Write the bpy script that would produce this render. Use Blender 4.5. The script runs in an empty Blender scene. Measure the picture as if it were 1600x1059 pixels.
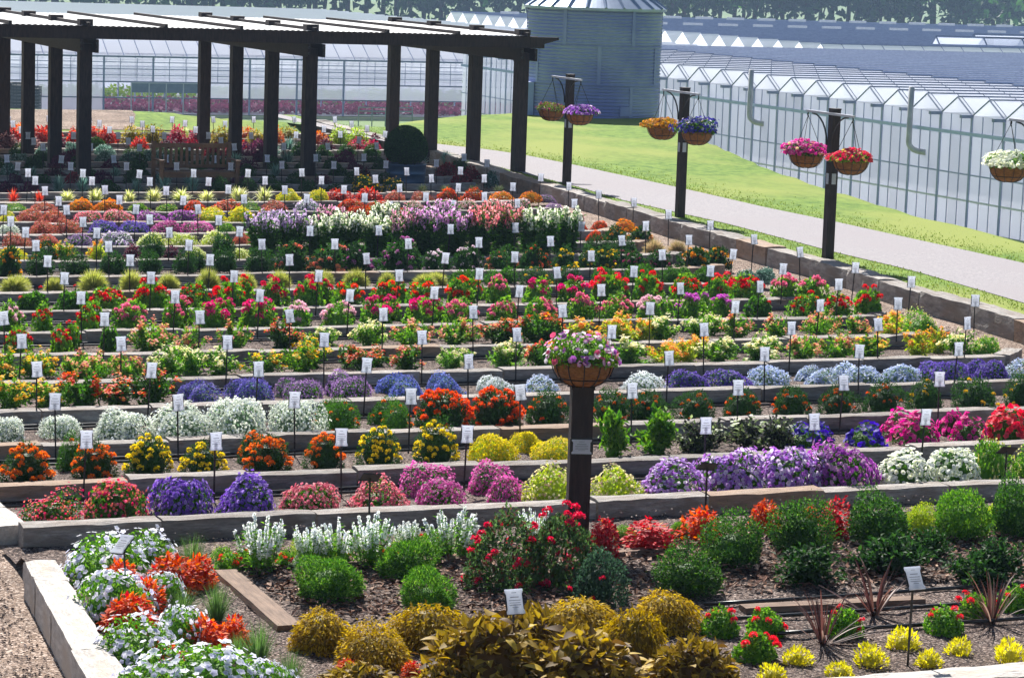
import bpy, math, random
import numpy as np

# ------------------------------------------------------------------ camera, sky, sun, exposure
sc = bpy.context.scene
H = 3.9; F = 4200.0
YAW = math.radians(22); PITCH = math.atan(589.5 / F); ROLL = .034
cf = np.array([math.sin(YAW) * math.cos(PITCH), math.cos(YAW) * math.cos(PITCH), -math.sin(PITCH)])
cr0 = np.array([math.cos(YAW), -math.sin(YAW), 0.0]); cu0 = np.cross(cr0, cf)
cr = math.cos(ROLL) * cr0 + math.sin(ROLL) * cu0
cu = math.cos(ROLL) * cu0 - math.sin(ROLL) * cr0
CP = np.array([0.0, 0.0, H])
from mathutils import Matrix, Vector
cam = bpy.data.cameras.new('camera'); camo = bpy.data.objects.new('camera', cam)
sc.collection.objects.link(camo)
m = Matrix.Identity(4)
for i in range(3):
    m[i][0] = cr[i]; m[i][1] = cu[i]; m[i][2] = -cf[i]; m[i][3] = CP[i]
camo.matrix_world = m
cam.sensor_width = 36; cam.lens = 36 * F / 1600; cam.clip_start = .1; cam.clip_end = 6000
sc.camera = camo

SUN_EL = math.radians(43); SH = Vector((-.14, -.99, 0)).normalized()      # SH: the way shadows fall
SD = Vector((SH.x * math.cos(SUN_EL), SH.y * math.cos(SUN_EL), -math.sin(SUN_EL)))
w = bpy.data.worlds.new('World'); sc.world = w; w.use_nodes = True
nt = w.node_tree; bg = nt.nodes['Background']
sky = nt.nodes.new('ShaderNodeTexSky'); sky.sky_type = 'NISHITA'; sky.sun_disc = False
sky.sun_elevation = SUN_EL; sky.sun_rotation = math.atan2(-SH.x, -SH.y)
sky.altitude = 200; sky.air_density = 1.0; sky.dust_density = 1.0
nt.links.new(sky.outputs[0], bg.inputs[0]); bg.inputs[1].default_value = .05
sun = bpy.data.lights.new('sun', 'SUN'); suno = bpy.data.objects.new('sun', sun); sc.collection.objects.link(suno)
suno.rotation_euler = SD.to_track_quat('-Z', 'Y').to_euler()
sun.energy = 5.0; sun.angle = math.radians(.53); sun.color = (1, .965, .91)
vs = sc.view_settings; vs.view_transform = 'Standard'; vs.look = 'None'; vs.gamma = 1; vs.exposure = 1.0
sc.cycles.max_bounces = 5; sc.cycles.diffuse_bounces = 3; sc.cycles.transparent_max_bounces = 8; sc.cycles.volume_bounces = 0
sc.cycles.use_adaptive_sampling = True; sc.cycles.adaptive_threshold = .025
sc.cycles.use_denoising = True

# ------------------------------------------------------------------ helpers
RR = random.Random(11); rng = np.random.default_rng(11)
COL = sc.collection

def G(px, py, z=0.0):                       # where the ray through a pixel meets height z
    d = cf + (px - 800) / F * cr - (py - 529.5) / F * cu
    return CP + d * ((z - H) / d[2])

def XofPX(px, Y, z=0.0):                    # X on the line (Y, z) seen at pixel column px
    k = F * cr - (px - 800) * cf
    return -(Y * k[1] + (z - H) * k[2]) / k[0]

def depth(X, Y, z=0.0):
    return float((np.array([X, Y, z]) - CP) @ cf)

def zat(px, py, X, Y):                       # height on the vertical line (X, Y) seen at pixel row py
    lo, hi = -20.0, 40.0
    for _ in range(50):
        mid = (lo + hi) / 2; v = np.array([X, Y, mid]) - CP; y = 529.5 - F * (v @ cu) / (v @ cf)
        if y > py: lo = mid
        else: hi = mid
    return lo

def lin(h):
    h = h.lstrip('#'); c = [int(h[i:i + 2], 16) / 255 for i in (0, 2, 4)]
    return np.array([x / 12.92 if x < .04045 else ((x + .055) / 1.055) ** 2.4 for x in c])

def mesh(name, V, polys, cols=None, mt=None, smooth=False):
    me = bpy.data.meshes.new(name)
    V = np.asarray(V, np.float32).reshape(-1, 3)
    polys = [np.asarray(p, np.int32) for p in polys if len(p)]
    loops = np.concatenate([p.ravel() for p in polys]); sizes = np.concatenate([np.full(len(p), p.shape[1], np.int32) for p in polys])
    me.vertices.add(len(V)); me.vertices.foreach_set('co', V.ravel())
    me.loops.add(len(loops)); me.loops.foreach_set('vertex_index', loops)
    me.polygons.add(len(sizes)); st = np.concatenate([[0], np.cumsum(sizes)[:-1]]).astype(np.int32)
    me.polygons.foreach_set('loop_start', st); me.polygons.foreach_set('loop_total', sizes)
    me.polygons.foreach_set('use_smooth', np.full(len(sizes), smooth))
    me.update(calc_edges=True)
    if cols is not None:
        a = me.color_attributes.new('Col', 'FLOAT_COLOR', 'POINT')
        c = np.ones((len(V), 4), np.float32); c[:, :3] = cols
        a.data.foreach_set('color', c.ravel())
    if mt: me.materials.append(mt)
    return me

class MB:                                    # collects plain shapes into one mesh
    def __init__(s): s.v = []; s.q = []; s.t = []; s.c = []; s.n = 0
    def add(s, V, q=None, t=None, c=None):
        V = np.asarray(V, float).reshape(-1, 3)
        if q is not None and len(q): s.q.append(np.asarray(q) + s.n)
        if t is not None and len(t): s.t.append(np.asarray(t) + s.n)
        s.v.append(V); s.n += len(V)
        s.c.append(np.broadcast_to(np.asarray(c if c is not None else (1, 1, 1), float), (len(V), 3)))
        return s
    def box(s, lo, hi, c=None, M=None):
        x0, y0, z0 = lo; x1, y1, z1 = hi
        V = np.array([[x0, y0, z0], [x1, y0, z0], [x1, y1, z0], [x0, y1, z0], [x0, y0, z1], [x1, y0, z1], [x1, y1, z1], [x0, y1, z1]], float)
        if M is not None: V = V @ M[:, :3].T + M[:, 3]
        return s.add(V, [[0, 3, 2, 1], [4, 5, 6, 7], [0, 1, 5, 4], [1, 2, 6, 5], [2, 3, 7, 6], [3, 0, 4, 7]], c=c)
    def tube(s, pts, r, k=6, c=None, cap=True):
        pts = np.asarray(pts, float); n = len(pts)
        r = np.broadcast_to(np.asarray(r, float), (n,))
        T = np.gradient(pts, axis=0); T /= np.linalg.norm(T, axis=1)[:, None] + 1e-9
        up = np.array([0, 0, 1.0]) if abs(T[0, 2]) < .9 else np.array([1.0, 0, 0])
        A = np.cross(T, up); A /= np.linalg.norm(A, axis=1)[:, None] + 1e-9; B = np.cross(T, A)
        an = np.arange(k) * 2 * math.pi / k
        V = pts[:, None] + r[:, None, None] * (np.cos(an)[None, :, None] * A[:, None] + np.sin(an)[None, :, None] * B[:, None])
        i = np.arange(n - 1)[:, None] * k; j = np.arange(k)[None]
        q = np.stack([i + j, i + (j + 1) % k, i + k + (j + 1) % k, i + k + j], -1).reshape(-1, 4)
        V = V.reshape(-1, 3); t = None
        if cap:
            V = np.vstack([V, pts[:1], pts[-1:]]); a = np.arange(k); b = (a + 1) % k
            t = np.vstack([np.stack([b, a, np.full(k, n * k)], 1), np.stack([a + (n - 1) * k, b + (n - 1) * k, np.full(k, n * k + 1)], 1)])
        return s.add(V, q, t, c)
    def leaves(s, C, D, N, L, W, col, fold=.12, droop=.1, mid=.45, tip=None):
        C = np.asarray(C, float); n = len(C)
        if n == 0: return s
        D = D / (np.linalg.norm(D, axis=1)[:, None] + 1e-9)
        S = np.cross(D, N); S /= np.linalg.norm(S, axis=1)[:, None] + 1e-9
        U = np.cross(S, D)
        L = np.broadcast_to(np.asarray(L, float), (n,))[:, None]; W = np.broadcast_to(np.asarray(W, float), (n,))[:, None]
        V = np.stack([C, C + D * L * mid + S * W / 2 + U * W * fold, C + D * L - U * L * droop, C + D * L * mid - S * W / 2 + U * W * fold], 1)
        cc = np.broadcast_to(np.asarray(col, float).reshape(-1, 1, 3) if np.ndim(col) == 2 else np.asarray(col, float), (n, 4, 3)).copy()
        if tip is not None: cc[:, 2] = tip
        return s.add(V.reshape(-1, 3), np.arange(4 * n).reshape(-1, 4), c=cc.reshape(-1, 3))
    def discs(s, C, N, r, col, ccol=None, k=5, cup=.25):
        C = np.asarray(C, float); n = len(C)
        if n == 0: return s
        N = N / (np.linalg.norm(N, axis=1)[:, None] + 1e-9)
        ref = rng.normal(size=(n, 3)); A = np.cross(N, ref); A /= np.linalg.norm(A, axis=1)[:, None] + 1e-9; B = np.cross(N, A)
        r = np.broadcast_to(np.asarray(r, float), (n,))[:, None, None]
        an = np.arange(k) * 2 * math.pi / k
        if k >= 8: r = r * np.where(np.arange(k) % 2, .74, 1.0)[None, :, None]
        rim = C[:, None] + r * (np.cos(an)[None, :, None] * A[:, None] + np.sin(an)[None, :, None] * B[:, None] + cup * N[:, None])
        V = np.concatenate([C[:, None], rim], 1)
        col = np.broadcast_to(np.asarray(col, float), (n, 3)); cc = np.repeat(col[:, None], k + 1, 1).copy()
        if ccol is not None: cc[:, 0] = ccol
        b = np.arange(n)[:, None] * (k + 1); j = np.arange(k)[None]
        t = np.stack([b + 0 * j, b + 1 + j, b + 1 + (j + 1) % k], -1).reshape(-1, 3)
        return s.add(V.reshape(-1, 3), None, t, cc.reshape(-1, 3))
    def mesh(s, name, mt, smooth=False):
        return mesh(name, np.vstack(s.v), s.q + s.t, np.vstack(s.c), mt, smooth)

def link(name, me, parent=None, loc=None, scale=None, rotz=None):
    o = bpy.data.objects.new(name, me); COL.objects.link(o)
    if parent is not None: o.parent = parent
    if loc is not None: o.location = loc
    if scale is not None: o.scale = scale if np.ndim(scale) else (scale,) * 3
    if rotz is not None: o.rotation_euler[2] = rotz
    return o

def tag(o, label, cat, group=None):
    o['label'] = label; o['category'] = cat
    if group: o['group'] = group
    return o

def struct(name, me, parent=None):
    o = link(name, me, parent); o['kind'] = 'structure'; return o

def thing(name, label, cat, loc=(0, 0, 0), rotz=0, group=None):
    o = bpy.data.objects.new(name, None); COL.objects.link(o); o.empty_display_size = .1
    o.location = loc; o.rotation_euler[2] = rotz
    return tag(o, label, cat, group)

ORD = ['zeroth', 'first', 'second', 'third', 'fourth', 'fifth', 'sixth', 'seventh', 'eighth', 'ninth', 'tenth', 'eleventh', 'twelfth', 'thirteenth', 'fourteenth', 'fifteenth', 'sixteenth', 'seventeenth', 'eighteenth', 'nineteenth', 'twentieth',
       'twenty-first', 'twenty-second', 'twenty-third', 'twenty-fourth', 'twenty-fifth', 'twenty-sixth', 'twenty-seventh', 'twenty-eighth', 'twenty-ninth', 'thirtieth']

# ------------------------------------------------------------------ materials
def newmat(name):
    mt = bpy.data.materials.new(name); mt.use_nodes = True
    n = mt.node_tree.nodes; l = mt.node_tree.links
    return mt, n, l, n['Principled BSDF'], n['Material Output']

def nd(n, t, **k):
    x = n.new(t)
    for a, b in k.items():
        if a in x.inputs: x.inputs[a].default_value = b
        else: setattr(x, a, b)
    return x

def surf(name, c1, c2=None, scale=8, rough=.8, bump=.3, bscale=None, metal=0, spec=.4, rnd=0, detail=6, coord='Object', stretch=None, c3=None, s3=1.0):
    mt, n, l, p, o = newmat(name)
    p.inputs['Roughness'].default_value = rough; p.inputs['Metallic'].default_value = metal
    p.inputs['Specular IOR Level'].default_value = spec
    c1 = lin(c1); c2 = lin(c2) if c2 else c1 * .75
    tc = nd(n, 'ShaderNodeTexCoord'); src = tc.outputs[coord]
    if stretch:
        mp = nd(n, 'ShaderNodeMapping'); mp.inputs['Scale'].default_value = stretch; l.new(src, mp.inputs[0]); src = mp.outputs[0]
    nz = nd(n, 'ShaderNodeTexNoise', Scale=scale, Detail=detail, Roughness=.62); l.new(src, nz.inputs['Vector'])
    r = nd(n, 'ShaderNodeValToRGB'); r.color_ramp.elements[0].position = .35; r.color_ramp.elements[1].position = .65
    r.color_ramp.elements[0].color = (*c2, 1); r.color_ramp.elements[1].color = (*c1, 1)
    l.new(nz.outputs['Fac'], r.inputs[0]); out = r.outputs[0]
    if c3:
        n3 = nd(n, 'ShaderNodeTexNoise', Scale=s3, Detail=4); l.new(src, n3.inputs['Vector'])
        r3 = nd(n, 'ShaderNodeValToRGB'); r3.color_ramp.elements[0].position = .45; r3.color_ramp.elements[1].position = .62
        mx = nd(n, 'ShaderNodeMix', data_type='RGBA'); l.new(n3.outputs['Fac'], r3.inputs[0]); l.new(r3.outputs[0], mx.inputs[0])
        l.new(out, mx.inputs[6]); mx.inputs[7].default_value = (*lin(c3), 1); out = mx.outputs[2]
    if rnd:
        oi = nd(n, 'ShaderNodeObjectInfo'); mr = nd(n, 'ShaderNodeMapRange'); l.new(oi.outputs['Random'], mr.inputs[0])
        mr.inputs[3].default_value = 1 - rnd; mr.inputs[4].default_value = 1 + rnd
        hs = nd(n, 'ShaderNodeHueSaturation'); l.new(mr.outputs[0], hs.inputs['Value']); l.new(out, hs.inputs['Color']); out = hs.outputs[0]
    l.new(out, p.inputs['Base Color'])
    if bump:
        nb = nd(n, 'ShaderNodeTexNoise', Scale=bscale or scale * 3, Detail=5); l.new(src, nb.inputs['Vector'])
        b = nd(n, 'ShaderNodeBump', Strength=bump, Distance=.02); l.new(nb.outputs['Fac'], b.inputs['Height']); l.new(b.outputs[0], p.inputs['Normal'])
    return mt

def granular(name, pal, scale, rough=.95, bump=.8):
    mt, n, l, p, o = newmat(name); p.inputs['Roughness'].default_value = rough; p.inputs['Specular IOR Level'].default_value = .2
    tc = nd(n, 'ShaderNodeTexCoord'); nz = nd(n, 'ShaderNodeTexNoise', Scale=scale * .7, Detail=2); l.new(tc.outputs['Object'], nz.inputs['Vector'])
    ad = nd(n, 'ShaderNodeVectorMath', operation='MULTIPLY_ADD'); l.new(nz.outputs['Color'], ad.inputs[0]); ad.inputs[1].default_value = (.03, .03, .03); l.new(tc.outputs['Object'], ad.inputs[2])
    v = nd(n, 'ShaderNodeTexVoronoi', Scale=scale); l.new(ad.outputs[0], v.inputs['Vector'])
    sx = nd(n, 'ShaderNodeSeparateColor'); l.new(v.outputs['Color'], sx.inputs[0])
    r = nd(n, 'ShaderNodeValToRGB'); r.color_ramp.interpolation = 'CONSTANT'; e = r.color_ramp.elements
    while len(e) < len(pal): e.new(.5)
    for i, h in enumerate(pal): e[i].position = i / len(pal); e[i].color = (*lin(h), 1)
    l.new(sx.outputs[0], r.inputs[0])
    n2 = nd(n, 'ShaderNodeTexNoise', Scale=1.6, Detail=5); l.new(tc.outputs['Object'], n2.inputs['Vector'])
    mr = nd(n, 'ShaderNodeMapRange'); mr.inputs[1].default_value = .3; mr.inputs[2].default_value = .7; mr.inputs[3].default_value = .72; mr.inputs[4].default_value = 1.22; l.new(n2.outputs['Fac'], mr.inputs[0])
    hs = nd(n, 'ShaderNodeHueSaturation'); l.new(r.outputs[0], hs.inputs['Color']); l.new(mr.outputs[0], hs.inputs['Value']); l.new(hs.outputs[0], p.inputs['Base Color'])
    b = nd(n, 'ShaderNodeBump', Strength=bump, Distance=.015); iv = nd(n, 'ShaderNodeMath', operation='SUBTRACT'); iv.inputs[0].default_value = 1; l.new(v.outputs['Distance'], iv.inputs[1]); l.new(iv.outputs[0], b.inputs['Height']); l.new(b.outputs[0], p.inputs['Normal'])
    return mt

def leafmat(name, trans=.35, rough=.5, spec=.35, var=.14):
    mt, n, l, p, o = newmat(name)
    a = nd(n, 'ShaderNodeVertexColor', layer_name='Col'); oi = nd(n, 'ShaderNodeObjectInfo')
    mr = nd(n, 'ShaderNodeMapRange'); mr.inputs[3].default_value = 1 - var; mr.inputs[4].default_value = 1 + var
    l.new(oi.outputs['Random'], mr.inputs[0])
    hs = nd(n, 'ShaderNodeHueSaturation'); l.new(a.outputs[0], hs.inputs['Color']); l.new(mr.outputs[0], hs.inputs['Value'])
    l.new(hs.outputs[0], p.inputs['Base Color']); p.inputs['Roughness'].default_value = rough; p.inputs['Specular IOR Level'].default_value = spec
    t = nd(n, 'ShaderNodeBsdfTranslucent'); h2 = nd(n, 'ShaderNodeHueSaturation'); h2.inputs['Value'].default_value = 1.5; h2.inputs['Saturation'].default_value = 1.1
    l.new(hs.outputs[0], h2.inputs['Color']); l.new(h2.outputs[0], t.inputs[0])
    mx = nd(n, 'ShaderNodeMixShader'); mx.inputs[0].default_value = trans
    l.new(p.outputs[0], mx.inputs[1]); l.new(t.outputs[0], mx.inputs[2]); l.new(mx.outputs[0], o.inputs[0])
    return mt

def glassmat(name, col, clear=.3, rough=.25, trans=.35):
    mt, n, l, p, o = newmat(name)
    p.inputs['Base Color'].default_value = (*lin(col), 1); p.inputs['Roughness'].default_value = rough
    oi = nd(n, 'ShaderNodeObjectInfo'); mr = nd(n, 'ShaderNodeMapRange'); mr.inputs[3].default_value = .82; mr.inputs[4].default_value = 1.1
    l.new(oi.outputs['Random'], mr.inputs[0]); hs = nd(n, 'ShaderNodeHueSaturation'); hs.inputs['Color'].default_value = (*lin(col), 1)
    l.new(mr.outputs[0], hs.inputs['Value']); l.new(hs.outputs[0], p.inputs['Base Color'])
    t = nd(n, 'ShaderNodeBsdfTranslucent'); l.new(hs.outputs[0], t.inputs[0])
    m1 = nd(n, 'ShaderNodeMixShader'); m1.inputs[0].default_value = trans; l.new(p.outputs[0], m1.inputs[1]); l.new(t.outputs[0], m1.inputs[2])
    tr = nd(n, 'ShaderNodeBsdfTransparent'); m2 = nd(n, 'ShaderNodeMixShader'); m2.inputs[0].default_value = clear
    l.new(m1.outputs[0], m2.inputs[1]); l.new(tr.outputs[0], m2.inputs[2]); l.new(m2.outputs[0], o.inputs[0])
    return mt

M_leaf = leafmat('leaf', .34, .6, .18); M_petal = leafmat('petal', .38, .6, .2, .1); M_blade = leafmat('blade', .4, .5, .3)
M_soil = granular('soil', ['#33292a', '#665650', '#85736a', '#463a36', '#a8978d', '#54463f', '#75645b', '#281f1d'], 85)
M_gravel = granular('gravel', ['#8b776a', '#b29d8e', '#6f5d52', '#c8b6a8', '#9a8576', '#55463e', '#95806f', '#7b685c'], 70)
M_chip = leafmat('bark', 0.0, .85, .2, .1)
M_stone = surf('limestone', '#b4aea8', '#807a76', 7, .9, .8, 22, rnd=.2, c3='#8a7f76', s3=2.2)
M_stone_b = surf('brown_limestone', '#a58c78', '#83705f', 7, .9, .6, 22, rnd=.12, c3='#9a8f86', s3=1.6)
M_hose = surf('hose_plastic', '#15151a', '#0e0e10', 20, .32, 0, spec=.6)
M_grass = surf('grass', '#7b933f', '#4f6c2b', 7.0, .9, 1.0, 30, spec=.1, c3='#879148', s3=.35, detail=15, stretch=(1, .55, 1))
M_field = surf('field_grass', '#5d7a38', '#6f7f4a', .06, .95, .2, 2)
M_path = surf('path_asphalt', '#9b9698', '#837e82', 30, .9, .5, 70, c3='#8f898c', s3=.5, detail=12)
M_dark = surf('dark_stained_timber', '#3a2c29', '#231a1a', 6, .7, .3, 30, stretch=(6, 6, 1), rnd=.1)
M_wood = surf('weathered_timber', '#8d7462', '#6a5547', 5, .85, .4, 20, stretch=(1, 8, 8), rnd=.08)
M_teak = surf('teak', '#7d5f46', '#5f4836', 7, .75, .3, 20, rnd=.1)
M_black = surf('black_metal', '#1b1b1f', '#131315', 20, .4, 0, spec=.5)
M_whitemetal = surf('pale_metal', '#cfd0d8', '#bbbcc8', 4, .4, 0)
M_coco = surf('coco_liner', '#a8733f', '#7d5030', 26, .95, .9, 60, stretch=(1, 1, 3))
M_zinc = surf('galvanised_steel', '#8690cc', '#7c86c4', 1.2, .5, 0, 20, metal=.1, spec=.4, c3='#97a1cc', s3=.7)
M_zincroof = surf('galvanised_roof', '#a9b6ca', '#97a5bb', 2.5, .38, .05, 20, metal=.6)
M_box = surf('painted_steel_box', '#a9b8e0', '#9fb0d8', 3, .5, 0)
M_trunk = surf('bark_trunk', '#5a4a3e', '#3c3029', 6, .95, .6, 20)
M_roofpanel = glassmat('white_roof_panel', '#e6e4e0', .0, .3, .12)
M_frame = surf('greenhouse_frame', '#95a0c0', '#858fb2', 2, .5, 0)
M_gutter = surf('gutter_steel', '#76829c', '#68748c', 2, .45, 0, metal=.3)
M_glass = glassmat('greenhouse_glass', '#ecf0fb', .28, .2, .68)
M_glassroof = glassmat('greenhouse_roof_glass', '#e2e8f4', .08, .2, .6)
M_blueroof = surf('shaded_roof_glass', '#bec8de', '#aeb9d4', .4, .35, 0, spec=.5)
M_floor = surf('greenhouse_floor', '#b9b7ba', '#a3a2a6', .5, .9, 0)
M_pipe = surf('vent_pipe_plastic', '#b4b2b4', '#98979c', 1.5, .5, 0)
M_tank = surf('steel_planter', '#55708c', '#42597a', 3, .4, .1, metal=.5)

def signmat():
    mt, n, l, p, o = newmat('printed_card')
    p.inputs['Roughness'].default_value = .45
    tc = nd(n, 'ShaderNodeTexCoord'); sp = nd(n, 'ShaderNodeSeparateXYZ'); l.new(tc.outputs['Object'], sp.inputs[0])
    oi = nd(n, 'ShaderNodeObjectInfo')
    def band(z0, z1, x1):                # one printed line
        a = nd(n, 'ShaderNodeMath', operation='GREATER_THAN'); l.new(sp.outputs['Z'], a.inputs[0]); a.inputs[1].default_value = z0
        b = nd(n, 'ShaderNodeMath', operation='LESS_THAN'); l.new(sp.outputs['Z'], b.inputs[0]); b.inputs[1].default_value = z1
        ax = nd(n, 'ShaderNodeMath', operation='ABSOLUTE'); l.new(sp.outputs['X'], ax.inputs[0])
        c = nd(n, 'ShaderNodeMath', operation='LESS_THAN'); l.new(ax.outputs[0], c.inputs[0]); c.inputs[1].default_value = x1
        d = nd(n, 'ShaderNodeMath', operation='MULTIPLY'); l.new(a.outputs[0], d.inputs[0]); l.new(b.outputs[0], d.inputs[1])
        e = nd(n, 'ShaderNodeMath', operation='MULTIPLY'); l.new(d.outputs[0], e.inputs[0]); l.new(c.outputs[0], e.inputs[1])
        return e.outputs[0]
    tot = None
    for z0, z1, x1 in ((.020, .0245, .022), (.004, .0075, .030), (-.008, -.0055, .028), (-.020, -.0165, .030), (-.032, -.0295, .016), (.044, .047, .012)):
        e = band(z0, z1, x1)
        if tot is None: tot = e
        else:
            q = nd(n, 'ShaderNodeMath', operation='ADD'); l.new(tot, q.inputs[0]); l.new(e, q.inputs[1]); tot = q.outputs[0]
    mx = nd(n, 'ShaderNodeMix', data_type='RGBA'); l.new(tot, mx.inputs[0])
    mx.inputs[6].default_value = (.85, .88, .95, 1); mx.inputs[7].default_value = (.30, .31, .36, 1)
    l.new(mx.outputs[2], p.inputs['Base Color'])
    t = nd(n, 'ShaderNodeBsdfTranslucent'); l.new(mx.outputs[2], t.inputs[0])
    ms = nd(n, 'ShaderNodeMixShader'); ms.inputs[0].default_value = .55; l.new(p.outputs[0], ms.inputs[1]); l.new(t.outputs[0], ms.inputs[2]); l.new(ms.outputs[0], o.inputs[0])
    return mt
M_card = signmat()

# ------------------------------------------------------------------ ground
PITCHY = 1.4985; NB = 26
def WY(k): return 15.555 + PITCHY * k                   # Y of terrace wall k
WALLH = .125
def bed_z(Y):                                           # height of the soil: each bed falls back from its wall's top to the next wall's foot
    if Y < WY(1): return .10
    t = ((Y - WY(1)) % PITCHY) / PITCHY
    return (WALLH - .02) * (1 - t) ** 1.3 if Y < WY(NB + 1) else 0.0

curb_px = [(700, 240), (760, 259), (820, 279), (887, 295), (975, 320), (1050, 342), (1125, 362), (1200, 384), (1275, 402), (1337, 420), (1400, 441), (1450, 455), (1512, 470), (1597, 496), (1700, 528), (1800, 560)]
CURBZ = .24
curb = np.array([G(x, y, CURBZ)[:2] for x, y in curb_px]); curb = curb[np.argsort(curb[:, 1])]
curb = np.vstack([[curb[0, 0] - .3, 10.0], curb, [curb[-1, 0] + .5, 57.5]])
def curbX(Y): return float(np.interp(Y, curb[:, 1], curb[:, 0]))

crest_px = [(-300, 166), (0, 170), (250, 174), (330, 182), (480, 192), (590, 199), (680, 184), (760, 178), (830, 172), (1010, 174), (1060, 203), (1100, 222), (1200, 263), (1305, 299), (1425, 335), (1597, 378), (1800, 425), (2100, 500)]
cp = np.array([G(x, y, .2)[:2] for x, y in crest_px]); ca = np.arctan2(cp[:, 0], cp[:, 1]); cdist = np.hypot(cp[:, 0], cp[:, 1])
ca = np.concatenate([[-3.2, -1.2], ca, [1.5, 3.2]]); cdist = np.concatenate([[60, 60], cdist, [24, 24]])
PLAIN = -9.5
def terrain(X, Y):
    a = np.arctan2(X, Y); d = np.hypot(X, Y); c = np.interp(a, ca, cdist)
    e = d - c
    z = np.where(e < 0, .2, .2 - 9.7 * np.clip(e / 42, 0, 1) ** 1.15)
    cx = np.interp(Y, curb[:, 1], curb[:, 0])
    ins = (X < cx + .12) & (Y < 56.4)
    z = np.where((X < cx + .12) & (Y >= 56.4) & (e < 0), np.minimum(z, -.01 + (Y - 56.4) * .05), z)
    z = np.where(ins, -.25, z)
    # gentle lift of the lawn behind the path
    z = z + np.where((~ins) & (e < 0), .10 * np.sin(X * .35) * np.sin(Y * .27) * np.clip((X - cx - 4) / 4, 0, 1), 0)
    return z
gx = np.concatenate([np.arange(-40, 10, 2.5), np.arange(10, 60, .45), np.arange(60, 200, 5)]); gy = np.concatenate([np.arange(-6, 20, 2), np.arange(20, 80, .5), np.arange(80, 200, 5)])
XX, YY = np.meshgrid(gx, gy); ZZ = terrain(XX, YY); nx, ny = len(gx), len(gy)
ii = (np.arange(ny - 1)[:, None] * nx + np.arange(nx - 1)[None]).ravel()
struct('lawn', mesh('lawn', np.stack([XX, YY, ZZ], -1).reshape(-1, 3), [np.stack([ii, ii + 1, ii + 1 + nx, ii + nx], 1)], None, M_grass, True))
struct('ground', MB().add([[-3000, -3000, PLAIN - .06], [3000, -3000, PLAIN - .06], [3000, 4000, PLAIN - .06], [-3000, 4000, PLAIN - .06]], [[0, 1, 2, 3]]).mesh('ground', M_field))

def strip(name, A, B, mt, nsub=1, jit=0.0):
    A = np.asarray(A, float); B = np.asarray(B, float); n = len(A); k = nsub + 1
    V = np.stack([A + (B - A) * i / nsub for i in range(k)], 1)
    if jit: V[:, 1:-1, 2] += rng.normal(0, jit, V[:, 1:-1, 2].shape)
    i = (np.arange(n - 1)[:, None] * k + np.arange(k - 1)[None]).ravel()
    return mesh(name, V.reshape(-1, 3), [np.stack([i, i + k, i + k + 1, i + 1], 1)], None, mt, True)

# gravel under and around the terraces, up to the kerb wall, and the gravel yard behind
ys = np.arange(6, 58, 1.0)
struct('gravel', strip('gravel', [(-12, y, -.004) for y in ys], [(curbX(y) + .02, y, -.004) for y in ys], M_gravel, 24))
gp = [(-260, 171.5), (0, 171.5), (120, 172), (205, 173), (300, 203), (318, 215)]
gA = [G(x, y, .204) for x, y in gp]; gB = [np.array([XofPX(x, 56.9, .03), 56.9, .0]) for x, y in gp]
me = strip('gravel_yard', gA, gB, M_gravel, 12); co = np.array([v.co for v in me.vertices]); co[:, 2] = terrain(co[:, 0], co[:, 1]) + .012
me.vertices.foreach_set('co', co.astype(np.float32).ravel()); struct('gravel_yard', me)
# the path
pn = [(560, 212), (640, 229), (690, 239), (760, 256), (820, 271), (900, 291), (975, 313), (1135, 349), (1200, 366), (1310, 395), (1425, 422), (1597, 472), (1800, 535)]
pf = [(560, 206), (640, 216), (690, 226), (760, 233), (819, 242), (900, 258), (950, 269), (1075, 296), (1197, 324), (1300, 345), (1400, 367), (1597, 410), (1800, 458)]
def resamp(P, ys):
    P = np.array([G(x, y, .215) for x, y in P]); o = np.argsort(P[:, 1]); P = P[o]
    return np.stack([np.interp(ys, P[:, 1], P[:, 0]), ys, np.full(len(ys), .335)], 1)
pys = np.arange(25, 60, .6)
def drape(P, dz):
    P = np.array(P); P[:, 2] = np.maximum(terrain(P[:, 0], P[:, 1]), .2) + dz; return P
A = resamp(pn, pys); B = resamp(pf, pys)
def pathmesh():
    k = 9; V = np.stack([A + (B - A) * i / (k - 1) for i in range(k)], 1).reshape(-1, 3)
    V[:, 2] = .214
    i = (np.arange(len(pys) - 1)[:, None] * k + np.arange(k - 1)[None]).ravel()
    return mesh('path', V, [np.stack([i, i + k, i + k + 1, i + 1], 1)], None, M_path, True)
struct('path', pathmesh())

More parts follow.
